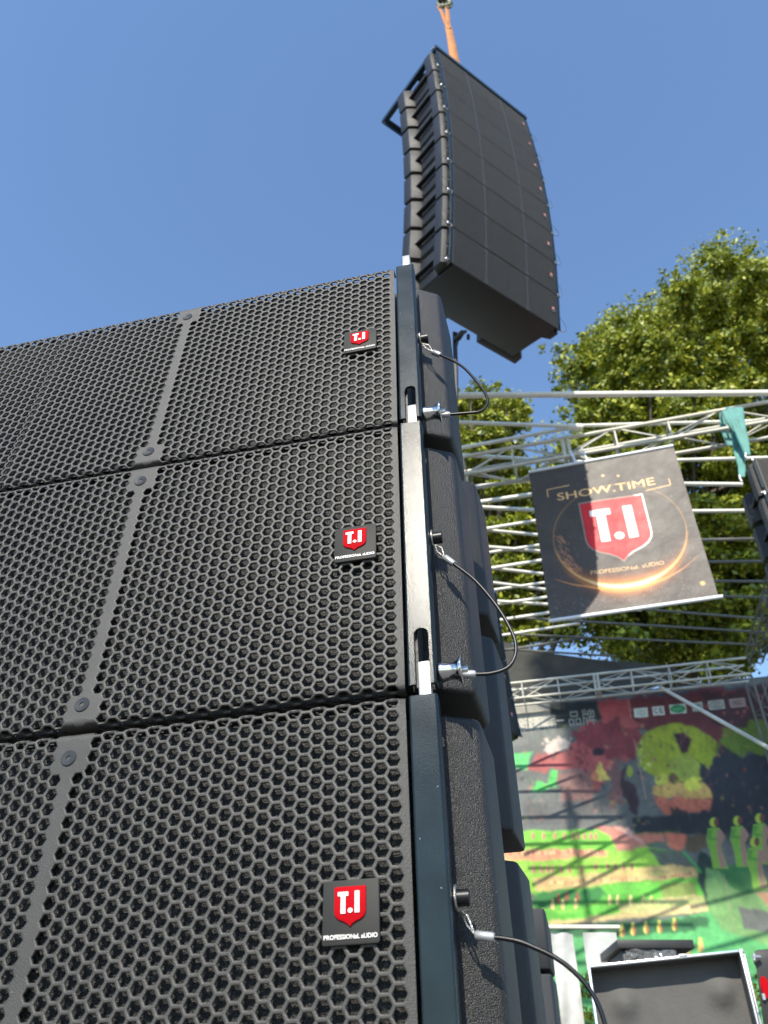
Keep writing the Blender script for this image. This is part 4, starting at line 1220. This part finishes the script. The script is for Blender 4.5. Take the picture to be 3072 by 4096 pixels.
def inside(p, poly):
    x, y = p; c = False; j = len(poly)-1
    for i in range(len(poly)):
        xi, yi = poly[i]; xj, yj = poly[j]
        if (yi > y) != (yj > y) and x < (xj-xi)*(y-yi)/(yj-yi)+xi: c = not c
        j = i
    return c
def tree(label, outline, spec, base, trunk_top, tips, leaf=0.128):
    """outline: surveyed silhouette; spec: (count, r_px, Y0, Y1, leaves)"""
    root = empty('leafy_tree', loc=base); tag(root, label, 'tree', None)
    xs = [p[0] for p in outline]; ys = [p[1] for p in outline]
    C, Rr, N = [], [], []
    for cnt, rp, Y0, Y1, nl in spec:
        k = 0; tries = 0
        while k < cnt and tries < cnt*60:
            tries += 1
            p = (random.uniform(min(xs), max(xs)), random.uniform(min(ys), max(ys)))
            if not inside(p, outline): continue
            if p[1] > 2480 and random.random() < 0.5: continue
            Y = random.uniform(Y0, Y1); q = at_y(*p, Y); dist = (q-ORG).length
            r = rp*random.uniform(0.6, 1.25)/F*dist
            C.append(q[:]); Rr.append(r); N.append(int(nl*random.uniform(0.7, 1.2))); k += 1
    for i in range(len(outline)-1):
        (x0, y0), (x1, y1) = outline[i], outline[i+1]
        if max(y0, y1) > 1760: continue
        L_ = math.hypot(x1-x0, y1-y0)
        for k in range(int(L_/26)+1):
            t = random.random(); off_ = random.uniform(-20, 42)
            tips = tips + [(x0+(x1-x0)*t + (y1-y0)/L_*off_, y0+(y1-y0)*t - (x1-x0)/L_*off_, random.uniform(8, 26))]
    for (x, y, rp) in tips:
        q = at_y(x, y, 13.5); dist = (q-ORG).length
        C.append(q[:]); Rr.append(rp/F*dist); N.append(int(14 + rp*0.9))
    leaves('crown', C, Rr, N, leaf, root, base)
    tt = Vector(trunk_top)
    mb = MB(); b0 = Vector(base)
    mb.tube([Vector(), (tt-b0)*0.35 + Vector((0.15, 0.1, 0)), (tt-b0)*0.7 + Vector((-0.1, 0, 0)), tt-b0], [0.30, 0.22, 0.16, 0.10], 12)
    mb.build('trunk', M['bark'], root)
    mb = MB(); idx = random.sample(range(len(C)), min(26, len(C)))
    for i in idx:
        e = Vector(C[i]) - b0; s_ = (tt-b0)*random.uniform(0.45, 0.98)
        m_ = s_.lerp(e, 0.5) + Vector((random.uniform(-.3,.3), random.uniform(-.3,.3), 0.25))
        mb.tube([s_, m_, e], [0.11, 0.06, 0.02], 6)
    mb.build('limbs', M['bark'], root)
    return root
OB = [(2235,1440),(2300,1405),(2380,1410),(2460,1320),(2560,1305),(2650,1345),(2680,1190),(2750,1140),(2810,1060),(2860,1030),(2940,1070),(3072,1090),(3400,1100),(3400,2650),(3072,2680),(2700,2700),(2450,2640),(2350,2300),(2330,2000),(2290,1800),(2330,1650),(2280,1500)]
tipsB = [(2860,975,22),(2850,1010,28),(2885,940,12),(2830,985,16),(2990,1000,20),(2960,1030,22),(3010,985,10),(2660,1095,20),(2650,1140,26),(2600,1180,20),(2700,1090,16),(2540,1260,20),(2480,1280,24),(2420,1300,18),(2250,1390,22),(2230,1450,26),(2215,1500,16),(2330,1340,18),(2230,1560,22),(2250,1640,26),(2300,1700,30),(2170,1390,9),(3060,1080,24)]
tree('broad bright green tree filling the right side behind the roof', OB,
     [(210, 56, 12.0, 13.8, 800), (170, 90, 13.6, 15.4, 1000), (120, 150, 15.4, 17.5, 1300)], (6.6, 16.0, 0), (6.0, 16.0, 15.5), tipsB)
OL = [(1650,1620),(1850,1590),(1960,1570),(2040,1610),(2080,1700),(2060,1790),(2130,1900),(2260,1980),(2330,2200),(2340,2560),(1900,2560),(1650,2300)]
tipsL = [(1880,1560,20),(1930,1555,16),(1990,1548,22),(2060,1600,22),(2100,1640,22),(2110,1700,18),(2090,1760,24),(2150,1840,20),(2180,1900,26),(2230,1940,22),(1970,1545,14)]
tree('smaller bright green tree between the close array and the banner', OL,
     [(75, 50, 13.0, 14.2, 640), (70, 78, 14.2, 16.0, 800), (50, 120, 16.0, 17.5, 1000)], (1.9, 15.0, 0), (1.8, 15.2, 10.5), tipsL, 0.12)

# unseen tree added behind the viewer, crown placed to shade the rear stage
bt = empty('leafy_tree', loc=(-7.5, -7.0, 0)); tag(bt, 'added unseen tree behind the viewer, its crown placed to shade the rear of the stage', 'tree')
C = []; Rr = []; N = []
for k in range(280):
    T = Vector((random.uniform(2.9, 7.5), 10.4, random.uniform(EYE+3.4, EYE+6.6)))
    if k % 2: T = Vector((random.uniform(3.4, 9.0), 13.2, random.uniform(EYE+3.5, EYE+8.6)))
    if k % 5 == 0: T = Vector((random.uniform(3.2, 6.5), random.uniform(8.3, 9.8), EYE+5.5))
    if T.x < 4.2 and T.z < EYE+4.6 and T.y < 11: continue
    y = random.uniform(-6.5, -3.5); t = (T.y - y)/(-sdir.y)
    q = T + sdir*t; C.append(q[:]); Rr.append(0.75); N.append(260)
leaves('crown', C, Rr, N, 0.2, bt, (-7.5, -7.0, 0))
mb = MB(); mb.tube([Vector((0,0,0)), Vector((0.6,0.3,7)), Vector((2.2,0.8,13)), Vector((4.0,1.5,19))], [0.5,0.4,0.3,0.15], 12); mb.build('trunk', M['bark'], bt)
# hedge strip seen between the case and the fixture
hb = Vector((2.2, 9.6, 0.86))
C = []; Rr = []; N = []
for k in range(60):
    q = Vector((random.uniform(1.8, 5.2), 9.9 + random.uniform(-.15, .15), 0)); q.z = EYE + 1.02 + random.uniform(-0.7, 0.25)
    C.append(q[:]); Rr.append(0.2); N.append(130)
hd = leaves('hedge', C, Rr, N, 0.05, None, (0, 0, 0))
tag(hd, kind='stuff', label='low green hedge at the foot of the backdrop', cat='hedge')

for o in list(bpy.data.objects):
    if o.type == 'MESH' and len(o.data.materials) == 0: print('no material', o.name)
